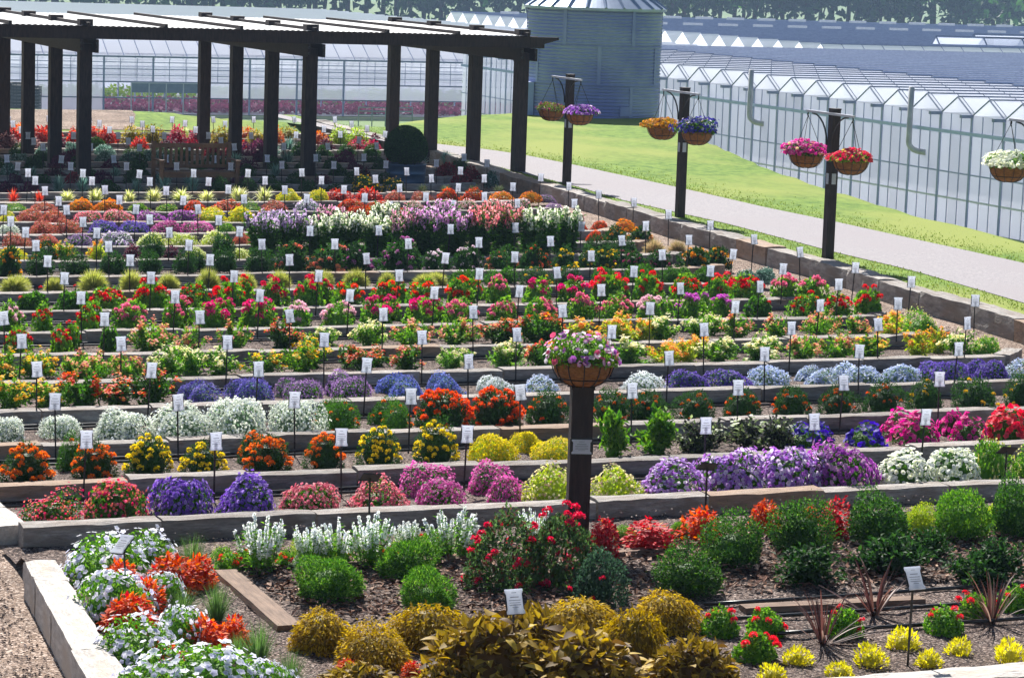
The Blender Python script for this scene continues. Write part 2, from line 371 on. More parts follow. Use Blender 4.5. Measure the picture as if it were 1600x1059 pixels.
struct('grass_verge', strip('grass_verge', [(curbX(y) + .1, y, .207) for y in pys], [(a[0] + .3, y, .207) for a, y in zip(A, pys)], M_grass, 4))
def lawn_blades():
    n = 90000; r = np.random.default_rng(21); x = r.uniform(16.5, 26, n); y = r.uniform(25, 58, n)
    cx = np.interp(y, curb[:, 1], curb[:, 0]); pa = np.interp(y, pys, A[:, 0]); pb = np.interp(y, pys, B[:, 0]); k = (x > cx + .16) & ((x < pa - .0) | ((x > pb + .0) & (x < pb + .12 + np.abs(r.normal(0, .5, n))))); x = x[k]; y = y[k]; n = len(x)
    C = np.stack([x, y, np.where(x < np.interp(y, pys, A[:, 0]) + .1, .207, terrain(x, y)) - .005], 1); c, _ = pick([('#7e8f3e', 3), ('#6f8438', 3), ('#8e9050', 1.2), ('#647a32', 2)], n, r, .2)
    mb = MB(); mb.leaves(C, r.normal(0, .5, (n, 3)) * (1, 1, 0) + (0, 0, 1), r.normal(0, 1, (n, 3)), r.uniform(.02, .045, n), .014, c, fold=0, droop=.1)
    o = link('grass_blades', mb.mesh('grass_blades', M_leaf)); o['kind'] = 'stuff'; o['label'] = 'short mown grass along the kerb and the path'; o['category'] = 'grass'

# ------------------------------------------------------------------ stone walls
def blockmesh(name, seed, mt):
    r = np.random.default_rng(seed); nx_, ny_, nz_ = 7, 3, 3
    vs_ = {}; V = []; Q = []
    def vid(i, j, k):
        if (i, j, k) not in vs_:
            vs_[(i, j, k)] = len(V); V.append((i / nx_, j / ny_ - .5, k / nz_))
        return vs_[(i, j, k)]
    for i in range(nx_):
        for j in range(ny_):
            Q += [[vid(i, j, nz_), vid(i + 1, j, nz_), vid(i + 1, j + 1, nz_), vid(i, j + 1, nz_)]]
        for k in range(nz_):
            Q += [[vid(i, 0, k), vid(i + 1, 0, k), vid(i + 1, 0, k + 1), vid(i, 0, k + 1)], [vid(i + 1, ny_, k), vid(i, ny_, k), vid(i, ny_, k + 1), vid(i + 1, ny_, k + 1)]]
    for j in range(ny_):
        for k in range(nz_):
            Q += [[vid(0, j + 1, k), vid(0, j, k), vid(0, j, k + 1), vid(0, j + 1, k + 1)], [vid(nx_, j, k), vid(nx_, j + 1, k), vid(nx_, j + 1, k + 1), vid(nx_, j, k + 1)]]
    V = np.array(V, float); J = r.normal(0, 1, V.shape) * (.003, .014, .014)
    edge = (V[:, 2] > .99) & (np.abs(V[:, 1]) > .49); J[edge, 2] -= abs(r.normal(.012, .012, edge.sum()))
    V += J; V[:, 0] = np.clip(V[:, 0], .004, .996)
    return mesh(name, V, [np.array(Q)], None, mt)
BLK = [blockmesh('stone_block', s, M_stone if s != 4 else M_stone_b) for s in range(10)]

M_pale = surf('pale_limestone', '#cfc9c2', '#aaa39c', 9, .9, .6, 22, rnd=.1, c3='#bdb0a2', s3=1.3)
BLKP = [blockmesh('stone_block', 40 + s, M_pale) for s in range(5)]
def wall(label, P, Hh, D, z0, lmin=.7, lmax=1.05, group=None, tilt=.004, pale=False):
    P = np.asarray(P, float); seg = np.hypot(*np.diff(P, axis=0).T); cum = np.concatenate([[0], np.cumsum(seg)])
    t = thing('retaining_wall', label, 'wall', (P[0, 0], P[0, 1], z0), 0, group)
    s = 0.0
    while s < cum[-1] - .05:
        ln = min(RR.uniform(lmin, lmax), cum[-1] - s)
        if cum[-1] - s - ln < .3: ln = cum[-1] - s
        a = [np.interp(s, cum, P[:, i]) for i in (0, 1)]; b = [np.interp(s + ln, cum, P[:, i]) for i in (0, 1)]
        o = link('stone_block', RR.choice(BLKP if pale else BLK), t, (a[0] - P[0, 0], a[1] - P[0, 1], -.06), (math.hypot(b[0] - a[0], b[1] - a[1]) * .994, D * RR.uniform(.93, 1.07), Hh + .06 + RR.uniform(-.012, .010)))
        o.rotation_euler = (RR.uniform(-tilt, tilt) * 4, RR.uniform(-tilt, tilt), math.atan2(b[1] - a[1], b[0] - a[0]) + RR.uniform(-tilt, tilt))
        s += ln
    return t

def rowname(k):
    return 'front terrace row' if k == 1 else ORD[k] + ' terrace row from the front'
ends = {}
for k in range(1, NB + 1):
    Y = WY(k)
    x0 = 3.50 if k == 1 else 3.58 if k == 2 else XofPX(-110, Y) - .2 * RR.random()
    xe = curbX(Y) - np.interp(k, [1, 5, 9, 14, 26], [.6, 1.1, 1.6, 1.3, .7])
    xe = min(xe, XofPX(1700, Y)); ends[k] = (x0, xe)
    P = [(x0, Y + .06), (xe, Y + .06)]
    if k > 4: P += [(xe + .35, Y + .45)]
    wall('low grey stone wall edging the ' + rowname(k), P, WALLH + (.03 if k == 1 else .012 if k < 5 else 0), .165, 0, .75, 1.15, 'stone walls of the terraces')
    xs = np.arange(x0 + .02, xe + .1, .15)
    f = [(x, Y + .1, WALLH - .03) for x in xs]; b = [(x, Y + PITCHY + .02, -.002) for x in xs]
    me = strip('soil_bed', f, b, M_soil, 9)
    co = np.array([v.co for v in me.vertices]); t = (co[:, 1] - Y) / PITCHY
    co[:, 2] = (WALLH - .02) * np.clip(1 - t, 0, 1) ** 1.3 + rng.normal(0, .008, len(co)) * ((t > .1) & (t < .95)) + .006
    me.vertices.foreach_set('co', co.astype(np.float32).ravel())
    struct('soil_bed', me)
    # drip hoses along the back of the bed
    for j in range(2 if k < 14 else 1):
        yy = Y + PITCHY - (.10, .32)[j]; xx = np.arange(x0 + .1, xe - .1, .5)
        pts = [(x, yy + .02 * math.sin(x * 1.7 + k + j) + RR.uniform(-.008, .008), bed_z(yy) + .028) for x in xx]
        o = link('drip_hose', MB().tube(pts, .011, 5).mesh('drip_hose', M_hose, True))
        tag(o, 'black drip hose %s the %s' % ('laid along the back of' if j == 0 else 'nearer the plants of', rowname(k)), 'hose', 'drip irrigation hoses')
# returns of the two front walls on the left, and the wall along the path
wall('short stone wall closing the left end of the front terrace row', [(3.47, WY(1) + .2), (3.42, WY(2) - .25)], WALLH + .01, .22, 0, .6, .8, pale=True)
wall('long curving stone kerb wall between terraces and path lawn', [(x, y) for x, y in curb if y > 20], CURBZ, .3, 0, .9, 1.3)

# ------------------------------------------------------------------ the front bed
FZ = .16
FL = [G(62, 878, .2), G(146, 1062, .2)]
fx0, fy1 = float(FL[0][0]), float(FL[0][1]); fxb = float(FL[1][0]); fy0 = float(G(1600, 1042, .19)[1])
wall('pale stone wall along the left side of the front bed', [(fxb - .04, fy0 - .3), (fx0, fy1)], .22, .2, 0, .7, 1.0, pale=True)
wall('pale stone wall along the near edge of the front bed', [(fxb + .15, fy0), (13.5, fy0 + .02)], .19, .24, 0, .7, 1.0, pale=True)
xs = np.arange(fxb + .1, 13.5, .12)
me = strip('front_bed_soil', [(x, fy0 + .02, .1) for x in xs], [(x, WY(1) - .03, .1) for x in xs], M_soil, 30)
co = np.array([v.co for v in me.vertices]); co[:, 2] = FZ - .05 + rng.normal(0, .006, len(co)); co[co[:, 1] > 16.5, 2] -= .085; co[:, 0] = np.maximum(co[:, 0], np.interp(co[:, 1], [fy0 - .3, fy1], [fxb - .04, fx0]))
me.vertices.foreach_set('co', co.astype(np.float32).ravel()); struct('front_bed_soil', me)
GZ = .11
def timber(label, a, b, wd=.11, hh=.035):
    a = np.array(a[:2]); b = np.array(b[:2]); L = float(np.hypot(*(b - a)))
    n = 9; mb = MB(); xs_ = np.linspace(0, L, n)
    for i in range(n - 1): pass
    V = []; 
    for x in xs_:
        j = rng.normal(0, .0012, 4)
        V += [(x, -wd / 2 + j[0], 0), (x, wd / 2 + j[1], 0), (x, wd / 2 - .006 + j[1], hh + j[2]), (x, -wd / 2 + .006 + j[0], hh + j[3])]
    Q = []
    for i in range(n - 1):
        for q in range(4): Q.append([i * 4 + q, i * 4 + (q + 1) % 4, i * 4 + 4 + (q + 1) % 4, i * 4 + 4 + q])
    Q += [[3, 2, 1, 0], [n * 4 - 4, n * 4 - 3, n * 4 - 2, n * 4 - 1]]
    o = link('timber_edging', mesh('timber_edging', V, [np.array(Q)], None, M_wood), None, (a[0], a[1], GZ), None, math.atan2(*(b - a)[::-1]))
    tag(o, label, 'timber', 'timbers edging the bark mulch'); return o
tA = G(352, 898, GZ); tB = G(452, 985, GZ); tC = G(470, 887, GZ); tD = G(980, 868, GZ); tE = G(1160, 955, GZ); tF = G(1440, 941, GZ)
timber('grey timber board slanting beside the spiky grass on the left', tA, tB, .15)
timber('flat timber edging behind the left green shrub', G(362, 892, GZ) + (.12, 0, 0), tC)
timber('flat timber edging behind the middle green shrubs', tC + (.02, -.005, 0), G(745, 876, GZ))
timber('flat timber edging beside the red coleus behind the central post', G(950, 868, GZ), G(1070, 862, GZ))
timber('flat timber edging behind the red flowers in the right front bed', tE, tF)
def mulch():
    mb = MB(); n = 9000
    y0, y1 = 14.35, 16.15; x = rng.uniform(4.6, 11.5, n); y = rng.uniform(y0, y1, n)
    keep = (x > np.interp(y, [tB[1], tA[1]], [tB[0], tA[0]]) + .1); x = x[keep]; y = y[keep]; n = len(x)
    C = np.stack([x, y, FZ - .045 + rng.uniform(0, .035, n)], 1)
    a = rng.uniform(0, 6.28, n); D = np.stack([np.cos(a), np.sin(a), rng.normal(0, .25, n)], 1); N = np.stack([rng.normal(0, .35, n), rng.normal(0, .35, n), np.ones(n)], 1)
    pal = np.array([lin(h) for h in ('#8a6a58', '#6b4a3c', '#4b332b', '#a58a78', '#75523f', '#3a2722')])
    mb.leaves(C, D, N, rng.uniform(.03, .085, n), rng.uniform(.015, .035, n), pal[rng.integers(0, 6, n)] * rng.uniform(.8, 1.2, (n, 1)), fold=.25, droop=.0)
    o = link('bark_mulch', mb.mesh('bark_mulch', M_chip)); o['kind'] = 'stuff'; o['label'] = 'brown bark chips between the shrubs of the front bed'; o['category'] = 'mulch'
mulch()
def pebbles():
    mb = MB(); n = 14000
    x = rng.uniform(1.2, 3.7, n); y = rng.uniform(12.6, 20, n); k = (x < np.interp(y, [12.9, 16.7, 20], [fxb - .1, fx0 - .1, 3.4])) | ((y > 16.75) & (y < 17.0)); x = x[k]; y = y[k]
    x2 = rng.uniform(3.6, 19, 26000); y2 = rng.uniform(17.1, 33, 26000); keep = np.array([b < curbX(b) + 20 and a < curbX(b) - .3 and .15 < ((b - WY(1)) % PITCHY) < 1.4 for a, b in zip(x2, y2)]); x2 = x2[keep]; y2 = y2[keep]
    x3 = rng.uniform(4, 12, 5000); y3 = rng.uniform(13.0, 16.9, 5000)
    X = np.concatenate([x, x2, x3]); Y = np.concatenate([y, y2, y3]); n = len(X)
    Z = np.concatenate([np.zeros(len(x)), [bed_z(b) for b in y2], np.full(len(x3), FZ - .05)])
    sz = np.concatenate([rng.uniform(.006, .014, len(x)), rng.uniform(.006, .016, len(x2)), rng.uniform(.006, .014, len(x3))])
    B = np.array([[1, 0, -.2], [-.5, .87, -.2], [-.5, -.87, -.2], [0, 0, .4]]); an = rng.uniform(0, 6.28, n)
    V = B[None] * sz[:, None, None]; c, s_ = np.cos(an)[:, None], np.sin(an)[:, None]
    V = np.stack([V[..., 0] * c - V[..., 1] * s_, V[..., 0] * s_ + V[..., 1] * c, V[..., 2]], -1) + np.stack([X, Y, Z + .004], 1)[:, None]
    i = np.arange(n)[:, None] * 4; t = np.concatenate([i + [0, 1, 3], i + [1, 2, 3], i + [2, 0, 3]])
    pal = np.array([lin(h) for h in ('#a08c80', '#7b695f', '#574943', '#b8a79c', '#877469', '#473a35')]); cc = pal[rng.integers(0, 6, n)]
    o = link('gravel_and_bark_crumbs', mesh('gravel_and_bark_crumbs', V.reshape(-1, 3), [t], np.repeat(cc, 4, 0), M_chip)); o['kind'] = 'stuff'
    o['label'] = 'loose brown crumbs of gravel and bark over soil and path'; o['category'] = 'gravel'
pebbles()

# ------------------------------------------------------------------ plants: generators (unit radius 1, base at z = 0)
def hemi(n, top=1.0, low=-.15, r=None):      # directions over a dome, jittered
    r = r or rng
    z = r.uniform(low, top, n); a = r.uniform(0, 2 * math.pi, n); s = np.sqrt(np.clip(1 - z * z, 0, 1))
    return np.stack([s * np.cos(a), s * np.sin(a), z], 1)

def lumps(D, k, amp, r):
    out = np.ones(len(D))
    for _ in range(k):
        c = r.normal(size=3); c[2] = abs(c[2]); c /= np.linalg.norm(c)
        out += amp * np.exp(-((1 - D @ c) * r.uniform(6, 14))) * r.choice([1, 1, -.8])
    return out

def pick(pal, n, r, var=.15):
    hs = [p[0] for p in pal]; ws = np.array([p[1] for p in pal], float); i = r.choice(len(pal), n, p=ws / ws.sum())
    return np.array([lin(h) for h in hs])[i] * r.uniform(1 - var, 1 + var, (n, 1)), i

def core(mb, hr, s, col, sx=1.0):
    k, n = 12, 5; V = []; Q = []
    for i in range(n):
        t = i / (n - 1) * math.pi / 2
        for j in range(k):
            a = j * 2 * math.pi / k; q = .62 if i == 0 else 1; V.append((q * s * math.cos(t) * math.cos(a), q * s * math.cos(t) * math.sin(a), s * hr * math.sin(t) + .01))
    for i in range(n - 1):
        for j in range(k): Q.append([i * k + j, i * k + (j + 1) % k, (i + 1) * k + (j + 1) % k, (i + 1) * k + j])
    mb.add(V, Q, c=col)

def g_dome(r, leaf, fl=(), nl=1100, nf=420, fs=.075, ls=.14, lw=.62, hr=.62, amp=.30, flow=.05, k=5, up=.12, cup=.3, cr_=.8, drp=.25):
    mb = MB(); D = hemi(nl, r=r); D0 = D; L = lumps(D, 14, amp * .7, r); rad = L * r.uniform(.8, .99, nl)
    C = D * rad[:, None] * (1, 1, hr); C[:, 2] = np.abs(C[:, 2]) + .01
    c, _ = pick(leaf, nl, r, .25); core(mb, hr, cr_, c.mean(0))
    X = D * .45 + r.normal(0, .5, D.shape) + (0, 0, up)
    N = D + r.normal(0, .5, D.shape)
    mb.leaves(C, X, N, ls * r.uniform(.6, 1.3, nl), ls * lw * r.uniform(.7, 1.2, nl), c, droop=drp)
    out = {'foliage': mb.mesh('foliage', M_leaf)}
    if nf:
        D = hemi(nf, low=flow, r=r); i_ = np.argmax(D @ D0.T, 1); rad = L[i_] * (1 + np.abs(r.normal(.02, .06, nf)))
        C = D * rad[:, None] * (1, 1, hr); C[:, 2] = np.abs(C[:, 2]) + .03
        c, i = pick(fl, nf, r, .12); N = D * (1, 1, .8) + r.normal(0, .35, D.shape) + (0, 0, .25)
        cc = np.array([lin(p[2]) if len(p) > 2 else lin(p[0]) * .7 for p in fl])[i]
        fb = MB(); fb.discs(C, N, fs * r.uniform(.75, 1.2, nf), c, cc, k, cup); out['flowers'] = fb.mesh('flowers', M_petal)
    return out

def pompom(name, col, n=46, r=rng, flat=.75, pet=.5):
    mb = MB(); D = hemi(n, low=-.35, r=r); c = lin(col) * r.uniform(.75, 1.2, (n, 1))
    core(mb, flat, .75, lin(col) * .8)
    mb.leaves(D * (.7, .7, .7 * flat), D + r.normal(0, .3, D.shape), np.cross(D, r.normal(size=D.shape)), pet, pet * .9, c, fold=.2, droop=.15)
    return mb.mesh(name, M_petal)
POM = {}
def pom(col, **k):
    if (col, str(k)) not in POM: POM[(col, str(k))] = pompom('flower_head', col, r=np.random.default_rng(5), **k)
    return POM[(col, str(k))]

def g_heads(r, leaf, heads, nh, hs=.15, above=1.02, thmin=.15, joined=False, hk=None, **k):
    out = g_dome(r, leaf, nf=0, **k); hr = k.get('hr', .62)
    P = []; D = hemi(nh * 12, low=thmin, r=r)
    for d in D:
        p = d * above * (1, 1, hr)
        if all(np.linalg.norm(p - q) > hs * 1.25 for q in P): P.append(p)
        if len(P) >= nh: break
    hm = [pom(h, **(hk or {})) for h in heads]
    if not joined:
        out['heads'] = [(hm[i % len(hm)], p, hs * r.uniform(.75, 1.15), (p[1] * .5, -p[0] * .5)) for i, p in enumerate(P)]
    else:
        mb = MB()
        for i, p in enumerate(P):
            c = lin(heads[i % len(heads)]); n = 14; d = hemi(n, low=-.2, r=r)
            mb.leaves(p + d * hs * .4, d + r.normal(0, .2, d.shape), np.cross(d, r.normal(size=d.shape)), hs * .8, hs * .9, c * r.uniform(.8, 1.2, (n, 1)))
        out['flowers'] = mb.mesh('flowers', M_petal)
    if above > 1.1:                                     # stems carrying the heads clear of the leaves
        sb = MB(); c = lin(leaf[0][0])
        for p in P: sb.tube([p * (.5, .5, .5), p * (.85, .85, .9), p], .012, 3, c, cap=False)
        out['stems'] = sb.mesh('stems', M_leaf)
    return out

def g_tuft(r, pal, n=260, ln=1.0, wd=.03, arch=.55, spread=.35, hr=1.0, tip=None, seg=4, base=.15):
    mb = MB(); a = r.uniform(0, 2 * math.pi, n); lean = np.abs(r.normal(0, spread, n)).clip(0, 1.25)
    L = ln * r.uniform(.6, 1.1, n); o = np.stack([np.cos(a), np.sin(a), 0 * a], 1); B = o * (base * r.uniform(0, 1, n) ** .5)[:, None]
    c, _ = pick(pal, n, r, .25); S = np.stack([-np.sin(a + r.normal(0, .5, n)), np.cos(a), 0 * a], 1)
    t = np.linspace(0, 1, seg + 1); rows = []
    for q in t:
        ang = lean + arch * q ** 1.5 * (1 + lean)
        rows.append(ang)
    P = [B]; 
    for i in range(seg):
        ang = rows[i]; P.append(P[-1] + (o * np.sin(ang)[:, None] + np.array([0, 0, 1]) * np.cos(ang)[:, None] * hr) * (L / seg)[:, None])
    W = [wd * (1 - q ** 2 * .9) for q in t]
    V = np.stack([np.stack([P[i] - S * W[i] / 2, P[i] + S * W[i] / 2], 1) for i in range(seg + 1)], 1)
    V[..., 2] = np.maximum(V[..., 2], .01)
    b = np.arange(n)[:, None] * (2 * (seg + 1)); i = np.arange(seg)[None] * 2
    q = np.stack([b + i, b + i + 1, b + i + 3, b + i + 2], -1).reshape(-1, 4)
    cc = np.repeat(c, 2 * (seg + 1), 0)
    if tip is not None:
        cc = cc.reshape(n, -1, 3); cc[:, -4:] = lin(tip); cc = cc.reshape(-1, 3)
    mb.add(V.reshape(-1, 3), q, c=cc)
    return {'foliage': mb.mesh('foliage', M_blade)}

def g_ball(r, pal, n=1500, wd=.035):
    mb = MB(); D = hemi(n, low=-.12, r=r); c, _ = pick(pal, n, r, .25); C = D * .15 + (0, 0, .25); D2 = D + r.normal(0, .12, D.shape)
    mb.leaves(C, D2, r.normal(0, 1, D.shape), r.uniform(.6, .95, n), wd, c, fold=0, droop=.12); v = mb.v[-1]; v[:, 2] = np.maximum(v[:, 2], .01)
    return {'foliage': mb.mesh('foliage', M_blade)}

def g_spikes(r, leaf, fl, ns=26, ht=1.9, sp=.55, per=34, fs=.06, nl=900, ls=.2, top=.45):
    mb = MB(); fb = MB(); c, _ = pick(leaf, nl, r, .25)
    a = r.uniform(0, 6.283, ns); rr = np.sqrt(r.uniform(0, 1, ns)) * .75; tips = np.stack([rr * np.cos(a) * 1.25, rr * np.sin(a) * 1.25, ht * r.uniform(.75, 1.05, ns)], 1); bs = tips * (.45, .45, 0)
    for i in range(ns): mb.tube([bs[i], (bs[i] + tips[i]) / 2 + (0, 0, .05), tips[i]], .018, 3, c.mean(0), cap=False)
    i = r.integers(0, ns, nl); t = r.uniform(.05, 1 - top * .3, nl)[:, None]; C = bs[i] * (1 - t) + tips[i] * t + r.normal(0, .06, (nl, 3)); C[:, 2] = np.abs(C[:, 2])
    D = np.concatenate([r.normal(0, 1, (nl, 2)), r.uniform(-.1, .8, (nl, 1))], 1)
    mb.leaves(C, D, np.array([0, 0, 1.0]) + r.normal(0, .4, (nl, 3)), ls * r.uniform(.6, 1.2, nl), ls * .32, c, droop=.2)
    n = ns * per; i = np.repeat(np.arange(ns), per); t = (1 - top + top * r.uniform(0, 1, n))[:, None]
    N = r.normal(0, 1, (n, 3)) * (1, 1, .5); N /= np.linalg.norm(N, axis=1)[:, None]
    C = bs[i] * (1 - t) + tips[i] * t + N * (sp * .13 * (1.25 - t * .8)); cc, _ = pick(fl, n, r, .12)
    fb.discs(C, N + (0, 0, .2), fs * r.uniform(.7, 1.2, n), cc, None, 4, .3)
    return {'foliage': mb.mesh('foliage', M_leaf), 'flowers': fb.mesh('flowers', M_petal)}

def g_coleus(r, pal, n=420, ls=.34, lw=.5, hr=.62, tip=None, cr_=.72, up=.12, droop=.25):
    mb = MB(); D = hemi(n, low=-.05, r=r); L = lumps(D, 8, .14, r); rad = L * r.uniform(.72, 1.0, n); C = D * rad[:, None] * (1, 1, hr); C[:, 2] = np.abs(C[:, 2]) + .03
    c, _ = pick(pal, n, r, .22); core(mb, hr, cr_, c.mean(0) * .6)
    X = D * (1, 1, .15) + r.normal(0, .35, D.shape) + (0, 0, up); N = np.array([0, 0, .8]) + D * .6 + r.normal(0, .25, D.shape)
    mb.leaves(C, X, N, ls * r.uniform(.6, 1.15, n), ls * lw * r.uniform(.8, 1.15, n), c, fold=-.12, droop=droop, tip=None if tip is None else lin(tip))
    return {'foliage': mb.mesh('foliage', M_leaf)}

def g_shrub(r, leaf, nl=3000, ls=.10, lw=.5, hr=.85, amp=.18, fl=None, nf=0, loose=.2, up=.2):
    mb = MB(); D = hemi(nl, low=-.5, r=r); L = lumps(D, 14, amp, r); rad = L * (1 - np.abs(r.normal(0, loose, nl))) * r.uniform(.97, 1.05, nl) * np.where(r.uniform(0, 1, nl) < .07, r.uniform(1.0, 1.22, nl), 1)
    C = D * rad[:, None]; C[:, 2] = (C[:, 2] * .62 + .4) * hr * 1.0; C[:, 2] = np.maximum(C[:, 2], .03)
    c, _ = pick(leaf, nl, r, .3); 
    V = []; Q = []; kk = 16; zs = np.linspace(-.5, .995, 8)
    for z in zs:
        for j in range(kk): q = math.sqrt(max(1 - z * z, 0)); V.append((q * math.cos(j * 6.2832 / kk), q * math.sin(j * 6.2832 / kk), z))
    for i in range(7):
        for j in range(kk): Q.append([i * kk + j, i * kk + (j + 1) % kk, (i + 1) * kk + (j + 1) % kk, (i + 1) * kk + j])
    V = np.array(V) * .72; V[:, 2] = np.maximum((V[:, 2] * .62 + .4) * hr, .01); mb.add(V, Q, c=c.mean(0))
    X = D * .6 + r.normal(0, .55, D.shape) + (0, 0, up)
    mb.leaves(C, X, D + r.normal(0, .6, D.shape), ls * r.uniform(.6, 1.3, nl), ls * lw, c, droop=.1)
    out = {'foliage': mb.mesh('foliage', M_leaf)}
    for s in range(6):                                   # stems that hold it up
        pass
    if nf:
        fb = MB(); D = hemi(nf, low=0, r=r); cc, _ = pick(fl, nf, r); C = D * 1.03; C[:, 2] = (C[:, 2] * .62 + .4) * hr
        fb.discs(C, D, .09, cc, None, 6, .3); out['flowers'] = fb.mesh('flowers', M_petal)
    return out

def g_lantana(r, leaf, fl, ns=16, nl=620, hr=.85, ls=.2, cl=.12, nc=16, per=8):
    mb = MB(); fb = MB(); c, _ = pick(leaf, nl, r, .25); core(mb, hr * .55, .36, c.mean(0) * .8)
    a = r.uniform(0, 6.283, ns); el = r.uniform(.35, 1.45, ns); T = np.stack([np.cos(a) * np.cos(el), np.sin(a) * np.cos(el), np.sin(el) * hr], 1) * r.uniform(.75, 1.08, ns)[:, None]
    for t in T: mb.tube([t * .1, t * (.5, .5, .6), t], .02, 3, c.mean(0), cap=False)
    i = r.integers(0, ns, nl); t = r.uniform(.25, 1.02, nl)[:, None]; C = T[i] * t + r.normal(0, .085, (nl, 3)); C[:, 2] = np.abs(C[:, 2]) + .02
    D = T[i] * .5 + r.normal(0, .6, (nl, 3)); D[:, 2] += .15
    mb.leaves(C, D, np.array([0, 0, 1.0]) + r.normal(0, .45, (nl, 3)), ls * r.uniform(.6, 1.2, nl), ls * .55, c, droop=.2)
    if nc:
        K = T[r.integers(0, ns, nc)] * r.uniform(.95, 1.1, (nc, 1)) + r.normal(0, .06, (nc, 3)); K[:, 2] = np.abs(K[:, 2]) + .08
        C = np.repeat(K, per, 0) + r.normal(0, cl * .45, (nc * per, 3)); cc, _ = pick(fl, nc * per, r, .1)
        fb.discs(C, np.repeat(K, per, 0) * .5 + r.normal(0, .3, C.shape) + (0, 0, .7), cl * .45, cc, None, 5, .2)
        return {'foliage': mb.mesh('foliage', M_leaf), 'flowers': fb.mesh('flowers', M_petal)}
    return {'foliage': mb.mesh('foliage', M_leaf)}

# leaf palettes
GR = [('#457028', 3), ('#588632', 2), ('#335622', 2)]; DG = [('#2f5026', 3), ('#3d602b', 2), ('#243f1e', 2)]
LG = [('#6c9a36', 3), ('#86b042', 2), ('#4f7f2e', 2), ('#3f6a28', 1)]; YG = [('#a9bc3c', 3), ('#c2cb4e', 2), ('#86a438', 2)]
GG = [('#6f8a6a', 2), ('#8aa083', 2), ('#566f52', 2)]; BG = [('#5d7d70', 2), ('#7b9a8d', 2), ('#476457', 2)]
ANY = dict(k=5)
K = {}
def kind(key, name, desc, cat, fn, *a, nv=3, **k): K[key] = dict(name=name, desc=desc, cat=cat, fn=fn, a=a, k=k, nv=nv, var=None)

def dome(key, desc, leaf, fl, name='flowering_mound', cat='flower mound', **k): kind(key, name, desc, cat, g_dome, leaf, fl, **k)
dome('rose', 'mound of rose pink flowers', GR, [('#e2507e', 4, '#f0b25a'), ('#f07a98', 2), ('#d83a66', 2)], nl=1500, nf=430, fs=.06)
dome('purple', 'mound of deep purple flowers', GR, [('#8a68c2', 4, '#5c409a'), ('#ab90d8', 2.5), ('#7a58b4', 2)], nf=900, fs=.07, nl=1200)
dome('salmon', 'mound of pale salmon pink flowers', GR, [('#e78e9c', 4, '#c04a66'), ('#f3b3b6', 2), ('#d8707f', 2)], nf=800, fs=.062)
dome('magenta', 'mound of magenta pink flowers', GR, [('#d670b2', 4, '#a83c82'), ('#e69aca', 2), ('#c45ca0', 2)], nf=850, fs=.07)
dome('cream', 'mound of creamy yellow and green leaves', YG, [('#e6dfa8', 3), ('#efe2b8', 2), ('#d9b59a', 1)], nf=330, fs=.06, name='variegated_plant', cat='plant')
dome('violet', 'mound of violet and white flowers', GR, [('#9a62c4', 3, '#e8d6f4'), ('#cda8e0', 3), ('#f0e4f4', 1.6), ('#b070c8', 2)], nf=620, fs=.085)
dome('lilacpink', 'mound of purplish pink and white flowers', GR, [('#bd6cc0', 4, '#7b2f90'), ('#e2b0dc', 2), ('#a653b4', 2)], nf=620, fs=.08)
dome('white', 'mound of white star flowers', GR, [('#f3f3ec', 4, '#cfd79a'), ('#e6e9e6', 2)], nf=430, fs=.095, k=6)
dome('leafy', 'mound of green leaves with pale flecks', LG, [('#e4dca0', 2), ('#c9c46a', 2)], nf=120, fs=.05, name='leafy_plant', cat='plant')
dome('alyssum', 'dense silvery white mound', GG, [('#f2f4ec', 4, '#dfe6d0'), ('#e3ead9', 3), ('#dfe6ee', 2)], nf=1700, fs=.05, nl=900, hr=.6, ls=.12, k=4)
dome('paleblue', 'mound of pale blue white flowers', GG, [('#dfe6f2', 3), ('#c3cfec', 3), ('#a8b8e4', 2)], nf=900, fs=.06, nl=900, k=4)
dome('blue', 'mound of blue flowers', BG, [('#707cc6', 4), ('#929ddb', 2), ('#5f6ab6', 2)], nf=1000, fs=.06, nl=800, k=4)
dome('indigo', 'rounded mound of indigo flowers', BG, [('#746cbe', 4), ('#928ad0', 2.5), ('#6058aa', 2)], nf=1200, fs=.06, nl=700, k=4)
dome('mauve', 'mound of mauve flowers', GR, [('#a884ba', 4), ('#c4a6d0', 2), ('#906ca4', 2)], nf=850, fs=.06, nl=900, k=4)
dome('whitelob', 'mound of small white flowers', GG, [('#eef1f2', 4), ('#dfe5ee', 2)], nf=950, fs=.06, nl=800, k=4)
dome('ageratum', 'low mass of violet blue flowers', GR, [('#7a66bc', 4), ('#9888d0', 2), ('#6854a8', 2)], nf=900, fs=.07, nl=900, k=4)
dome('sedum', 'bright yellow low mound', YG, [('#e6d42a', 4), ('#f1e24a', 2), ('#d2bf22', 2)], nf=1600, fs=.055, nl=900, hr=.5, k=4, name='yellow_groundcover', cat='plant')
dome('petviolet', 'petunia with dark violet blooms', GR, [('#4a35a8', 4, '#2a1c6a'), ('#5b46c0', 2)], nf=80, fs=.17, nl=800, k=10, cup=.2, name='petunia', cat='petunia')
dome('pethot', 'petunia with hot pink blooms', GR, [('#e0409c', 4, '#a01c70'), ('#ec62ae', 2)], nf=130, fs=.17, nl=800, k=10, cup=.2, name='petunia', cat='petunia')
dome('petred', 'petunia with coral red blooms', GR, [('#e8384e', 4, '#9c1a34'), ('#f05a68', 2)], nf=140, fs=.17, nl=800, k=10, cup=.2, name='petunia', cat='petunia')
dome('petwhite', 'petunia mass with white blooms', LG, [('#f1f1f6', 5, '#c9c6e2'), ('#dedff0', 3, '#a9a4d0')], nf=240, fs=.075, nl=2200, ls=.10, k=10, cup=.12, hr=.5, name='petunia', cat='petunia', amp=.2)
